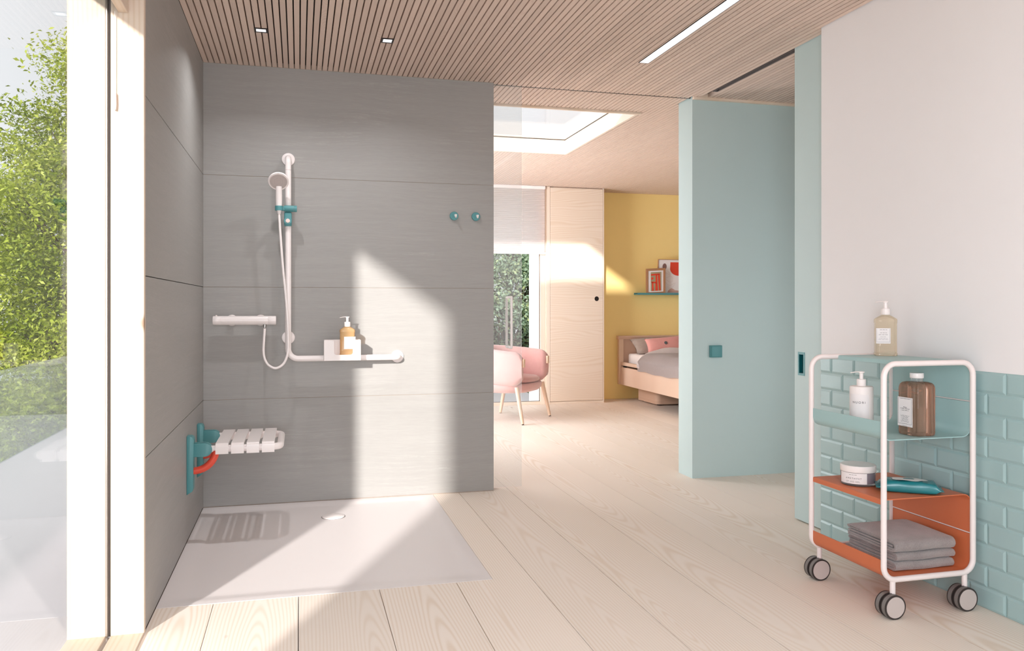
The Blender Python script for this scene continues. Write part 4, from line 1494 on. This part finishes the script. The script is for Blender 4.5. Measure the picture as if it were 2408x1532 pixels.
# ---- pink armchair
ch0 = Vector((2.019, 7.758, 0))
ac = thing('armchair', 'pink boucle tub armchair with splayed wooden legs on the bedroom floor', 'armchair', ch0)
TA = Matrix.Translation(ch0) @ Matrix.Rotation(math.atan2(-0.632, 0.775), 4, 'Z')
def ucurve(t):
    """plan curve of the shell, t in -1..1 from one arm front to the other"""
    rad, xb, xf_ = 0.335, -0.075, 0.262
    arc_l = rad * math.pi / 2
    tot = arc_l + (xf_ - xb)
    d = abs(t) * tot
    sg = 1 if t >= 0 else -1
    if d <= arc_l:
        a = d / rad
        return xb - rad * math.cos(a) * 0.96, sg * rad * math.sin(a)
    return xb + (d - arc_l), sg * (rad + 0.018 * math.sin((d - arc_l) / (xf_ - xb) * math.pi))
secs = []
NT_ = 52
for q in range(NT_ + 1):
    t = -1 + 2 * q / NT_
    x_, y_ = ucurve(t)
    xa, ya = ucurve(max(t - 0.01, -1.0)); xb, yb = ucurve(min(t + 0.01, 1.0))
    d = Vector((xb - xa, yb - ya)).normalized()
    nn = Vector((d.y, -d.x))
    if nn.dot(Vector((x_ + 0.05, y_))) < 0:
        nn = -nn
    e = max(0.0, (abs(t) - 0.90) / 0.10)
    top = 0.722 - 0.052 * abs(t) ** 1.6 - 0.040 * e ** 3
    bot = 0.355 + 0.055 * e ** 2
    th = 0.078 * (1 - 0.22 * e ** 3)
    H = top - bot
    pr = [(-0.70, 0.0), (-0.22, 0.05), (0.02, 0.18), (0.10, 0.45), (0.06, 0.72), (-0.04, 0.90), (-0.22, 0.98), (-0.5, 1.0),
          (-0.78, 0.98), (-0.96, 0.90), (-1.02, 0.72), (-1.04, 0.45), (-1.08, 0.18), (-1.10, 0.04)]
    secs.append([Vector((x_ + nn.x * w * th, y_ + nn.y * w * th, bot + H * u)) for w, u in pr])
MB().loft(secs).xf(TA).build('tub_shell', M['boucle'], ac, 70)
def blobring(z_, s, cx, rx, ry, p):
    return [Vector((cx + rx * s * math.copysign(abs(math.cos(a)) ** p, math.cos(a)), ry * s * math.copysign(abs(math.sin(a)) ** p, math.sin(a)), z_)) for a in np.linspace(0, 2 * math.pi, 44, endpoint=False)]
MB().loft([blobring(z_, s_, -0.05, 0.335, 0.325, 0.72) for z_, s_ in ((0.272, 0.55), (0.277, 0.76), (0.290, 0.89), (0.315, 0.965), (0.350, 0.985), (0.366, 0.97), (0.370, 0.86))]).xf(TA).build('seat_base', M['boucle'], ac, 70)
MB().loft([blobring(z_, s_, -0.03, 0.305, 0.255, 0.70) for z_, s_ in ((0.371, 0.84), (0.375, 0.93), (0.390, 0.98), (0.412, 0.97), (0.428, 0.88), (0.437, 0.66), (0.440, 0.3))]).xf(TA).build('seat_cushion', M['boucle'], ac, 70)
for s_ in (-1, 1):
    x_, y_ = ucurve(s_ * 1.0)
    MB().box(x_ - 0.006, x_ + 0.016, y_ - 0.019 - s_ * 0.034, y_ + 0.019 - s_ * 0.034, 0.535, 0.612, 0.004, 2).xf(TA).build('arm_clip', M['leg_wood'], ac)
for sx, sy in ((1, 1), (1, -1), (-1, 1), (-1, -1)):
    a, b = Vector((sx * 0.275 - 0.072 * sx, sy * 0.312, 0.345)), Vector((sx * 0.275, sy * 0.338, 0.008))
    lg = MB().tube([a, a.lerp(b, 0.5), b], [0.021, 0.019, 0.0145], 14).xf(TA).build('leg', M['leg_wood'], ac)
    MB().tube([b, b + (b - a).normalized() * 0.0075], [0.012, 0.011], 12).xf(TA).build('glide', M['rubber_dark'], lg)

# ---- bed
bx0, bx1, by0, by1 = 3.682, 4.72, 7.00, 9.0
bd = thing('bed', 'pale wooden single bed frame against the yellow wall', 'bed', ((bx0 + bx1) / 2, 8.0, 0))
MB().box(3.664, 3.722, 9.0, 9.05, 0.183, 0.715, 0.002, 1).build('headboard_post', M['leg_wood'], bd, 0)
MB().box(4.682, 4.74, 9.0, 9.05, 0.183, 0.715, 0.002, 1).build('headboard_post', M['leg_wood'], bd, 0)
MB().box(3.722, 4.682, 9.02, 9.045, 0.20, 0.715).build('headboard_panel', M['bed_wood_x'], bd, 0)
MB().prism([(8.985, 0.752), (8.985, 0.742), (8.998, 0.715), (9.055, 0.715), (9.055, 0.756), (8.99, 0.756)], 'X', 3.652, 4.752).build('headboard_cap', M['bed_wood_x'], bd, 0)
MB().box(bx0, bx0 + 0.025, by0, 9.0, 0.180, 0.388, 0.002, 1).build('side_panel', M['bed_wood'], bd, 0)
MB().box(bx1 - 0.025, bx1, by0, 9.0, 0.180, 0.388, 0.002, 1).build('side_panel', M['bed_wood'], bd, 0)
MB().box(bx0 + 0.026, bx1 - 0.026, by0, by0 + 0.025, 0.180, 0.388, 0.002, 1).build('end_panel', M['bed_wood_x'], bd, 0)
MB().box(bx0 + 0.004, bx0 + 0.034, by0, 9.0, 0.408, 0.447, 0.003, 2).build('side_rail', M['bed_wood'], bd, 0)
MB().box(bx1 - 0.034, bx1 - 0.004, by0, 9.0, 0.408, 0.447, 0.003, 2).build('side_rail', M['bed_wood'], bd, 0)
mb = MB()
mb.box(bx0 + 0.03, bx1 - 0.03, by0 + 0.03, 8.99, 0.395, 0.405)
for yy in (7.2, 8.0, 8.88):
    mb.box(bx0 + 0.006, bx0 + 0.03, yy, yy + 0.05, 0.386, 0.410)
    mb.box(bx1 - 0.03, bx1 - 0.006, yy, yy + 0.05, 0.386, 0.410)
mb.build('bed_base', M['dark_gap'], bd, 0)
pts = rrect(0.80, 0.55, 0.06, 5)
MB().prism([(4.235 + a, 8.60 + b) for a, b in pts], 'Z', 0.016, 0.395).build('foot_box', M['bed_wood_x'], bd, 30)
for a, b in ((3.90, 8.40), (3.90, 8.80), (4.56, 8.40), (4.56, 8.80)):
    MB().lathe([(0, 0), (0.025, 0), (0.025, 0.016), (0, 0.016)], (a, b, 0.0), 'Z', 16).build('foot_glide', M['rubber_dark'], bd)
mt = MB().box(3.768, 4.63, 7.03, 8.975, 0.4055, 0.546, 0.02, 3).build('mattress', M['sheet'])
tag(mt, 'white mattress on the pale wooden bed', 'mattress')
# duvet: top sheet draped over the window side, one corner turned back
def duvet_f(u, v):
    y_ = 7.10 + 1.36 * v
    s = u * 1.25
    lip = 8.46 - 0.22 * max(0, 0.5 - s)
    if s < 0.26:
        x_ = 3.752 - 0.092 * min((0.26 - s) / 0.10, 1.0) ** 0.8
        z_ = 0.565 - (0.26 - s) * 0.72
    elif s < 0.31:
        a = (s - 0.26) / 0.05 * math.pi / 2
        x_ = 3.752 + 0.030 * (1 - math.cos(a)) + 0.004
        z_ = 0.565 + 0.016 * math.sin(a)
    else:
        x_ = 3.786 + (s - 0.31)
        z_ = 0.581
    z_ += 0.006 * math.sin(7 * y_ + 4 * s) + 0.004 * math.sin(17 * y_ - 9 * s)
    x_ += 0.005 * math.sin(9 * y_)
    return Vector((min(x_, 4.70), y_, z_))
mb = MB().grid(duvet_f, 40, 44)
bmesh.ops.solidify(mb.bm, geom=mb.bm.faces[:], thickness=0.018)
dv = mb.build('duvet', M['linen'], None, 70)
tag(dv, 'grey linen duvet with a turned back corner on the bed', 'duvet')
secs = []
for q in range(17):
    t = q / 16
    c = Vector((3.655, 8.415, 0.425)).lerp(Vector((4.42, 8.56, 0.612)), t) + Vector((-0.03 * math.sin(t * math.pi), 0.02 * math.sin(t * math.pi), 0.040 * math.sin(t * math.pi) ** 0.8))
    wd_ = 0.020 + 0.090 * math.sin(min(t * 1.25, 1) * math.pi) ** 0.7 * (1 - 0.4 * t) + 0.03 * t
    hh = 0.020 + 0.020 * math.sin(t * math.pi)
    ax = Vector((0.62, -0.55, -0.35)).normalized()
    up_ = Vector((-0.5, 0.0, 0.85)).normalized()
    secs.append([c + ax * wd_ * math.cos(a) + up_ * hh * math.sin(a) * (1 + 0.2 * math.sin(3 * t * 6 + a)) for a in np.linspace(0, 2 * math.pi, 20, endpoint=False)])
MB().loft(secs).build('turned_corner', M['linen'], dv, 70)

def cushion(name, label, cen, w, h, t, rot, mat, cat, group=None, frill=False):
    root = thing(name, label, cat, cen, group)
    T = Matrix.Translation(cen) @ rot
    mb_ = MB()
    N = 22
    def f(sgn):
        def g(u, v):
            a, b = 2 * u - 1, 2 * v - 1
            pin = 1 - 0.07 * (1 - abs(a) ** 2) * abs(b) ** 3
            pin2 = 1 - 0.07 * (1 - abs(b) ** 2) * abs(a) ** 3
            x_ = a * w / 2 * pin2
            z_ = b * h / 2 * pin
            th = t / 2 * ((1 - a ** 4) * (1 - b ** 4)) ** 0.55
            if frill:
                th += 0.004 * math.sin(9 * a + 5 * b)
            return Vector((x_, sgn * th, z_))
        return g
    mb_.grid(f(-1), N, N)
    mb_.grid(f(1), N, N)
    bmesh.ops.remove_doubles(mb_.bm, verts=mb_.bm.verts, dist=0.0004)
    mb_.xf(T).build('cushion_cover', mat, root, 80)
    return root, T
cushion('pillow', 'grey brown linen pillow leaning on the headboard', Vector((4.08, 8.85, 0.635)), 0.60, 0.27, 0.11, Matrix.Rotation(R(-54), 4, 'X'), M['linen_dark'], 'pillow', None, True)
rt, T = cushion('scatter_cushion', 'pink oblong cushion with a grey centre button on the bed', Vector((4.105, 8.70, 0.662)), 0.46, 0.185, 0.09, Matrix.Rotation(R(-4), 4, 'Y') @ Matrix.Rotation(R(-28), 4, 'X'), M['pink_cloth'], 'cushion')
MB().lathe([(0.0, 0.0), (0.019, 0.0), (0.017, -0.006), (0.0, -0.008)], (0, -0.048, 0), 'Y', 20).xf(T).build('button', M['felt_grey'], rt)

# ---- picture ledge and pictures
pl = MB()
pl.box(3.895, 5.10, 8.985, 9.0995, 1.243, 1.251)
pl.box(3.895, 5.10, 8.985, 8.991, 1.251, 1.266)
pl.box(3.895, 5.10, 9.093, 9.0995, 1.251, 1.266)
tag(pl.build('picture_ledge', M['teal'], None, 0), 'narrow teal picture ledge on the yellow wall', 'shelf')
def picture(name, label, x0, x1, z1, yb, lean, roll, fw, draw, mat_frame):
    w, h = x1 - x0, z1 - 1.252
    root = thing(name, label, 'picture', ((x0 + x1) / 2, yb, 1.252), 'framed pictures on the ledge')
    T = Matrix.Translation(((x0 + x1) / 2, yb, 1.252)) @ Matrix.Rotation(-lean, 4, 'X') @ Matrix.Rotation(roll, 4, 'Y')
    mb_ = MB()
    mb_.box(-w / 2, -w / 2 + fw, 0, 0.016, 0, h)
    mb_.box(w / 2 - fw, w / 2, 0, 0.016, 0, h)
    mb_.box(-w / 2 + fw, w / 2 - fw, 0, 0.016, 0, fw)
    mb_.box(-w / 2 + fw, w / 2 - fw, 0, 0.016, h - fw, h)
    mb_.xf(T).build('picture_frame', mat_frame, root, 0)
    sh_ = MB().box(-w / 2 + fw, w / 2 - fw, 0.006, 0.012, fw, h - fw).xf(T).build('print_sheet', M['paper'], root, 0)
    draw(sh_, T, w, h)
    return root
def flat(parent, T, poly, mat, y=0.0052, name='print_shape'):
    MB().prism(poly, 'Y', y, y + 0.0006).xf(T).build(name, mat, parent, 0)
def draw_big(p, T, w, h):
    X = lambda f_: -w / 2 + f_
    flat(p, T, [(X(0.087) + 0.027 * math.cos(a), 0.333 + 0.038 * math.sin(a)) for a in np.linspace(0, 2 * math.pi, 24, endpoint=False)], M['art_grey'])
    flat(p, T, [(X(0.161), 0.386), (X(0.161), 0.31)] + [(X(0.161 + 0.12 - 0.12 * math.cos(R(a))), 0.31 - 0.087 * math.sin(R(a))) for a in range(8, 175, 12)] + [(X(0.40), 0.386)], M['art_red'])
    flat(p, T, [(X(0.140), 0.020), (X(0.150), 0.045), (X(0.175), 0.065), (X(0.195), 0.072), (X(0.22), 0.060), (X(0.24), 0.048), (X(0.34), 0.040), (X(0.34), 0.020)], M['art_rose'])
    path = [(X(0.10 + 0.06 * math.sin(q * 0.45) + 0.10 * q / 40), 0.27 - 0.20 * q / 40 + 0.025 * math.cos(q * 0.8)) for q in range(41)]
    strip(MB(), path, 0.0016, 'Y', 0.0054, 0.006).xf(T).build('print_line', M['art_line'], p, 0)
def draw_small(p, T, w, h):
    X = lambda f_: -w / 2 + f_ * w
    Z = lambda f_: f_ * h
    flat(p, T, [(X(0.24), Z(0.12)), (X(0.80), Z(0.12)), (X(0.80), Z(0.86)), (X(0.24), Z(0.86))], M['art_sage'])
    for poly in ([(0.26, 0.72), (0.26, 0.79), (0.72, 0.80), (0.72, 0.74)], [(0.60, 0.79), (0.72, 0.79), (0.76, 0.13), (0.68, 0.13)], [(0.50, 0.76), (0.57, 0.76), (0.62, 0.13), (0.48, 0.13)],
                 [(0.28, 0.50), (0.55, 0.47), (0.55, 0.41), (0.28, 0.44)], [(0.30, 0.48), (0.37, 0.48), (0.40, 0.13), (0.31, 0.13)], [(0.27, 0.56), (0.27, 0.66), (0.38, 0.66), (0.38, 0.58)]):
        flat(p, T, [(X(a), Z(b)) for a, b in poly], M['art_red'], 0.0048)
picture('picture', 'large pale picture with a red half round on the teal ledge', 4.167, 4.75, 1.672, 9.040, R(-6), 0.0, 0.006, draw_big, M['frame_wood'])
picture('picture', 'small brown framed picture with red strokes on the teal ledge', 4.010, 4.258, 1.560, 8.996, R(-7), R(-3.2), 0.026, draw_small, M['frame_wood'])
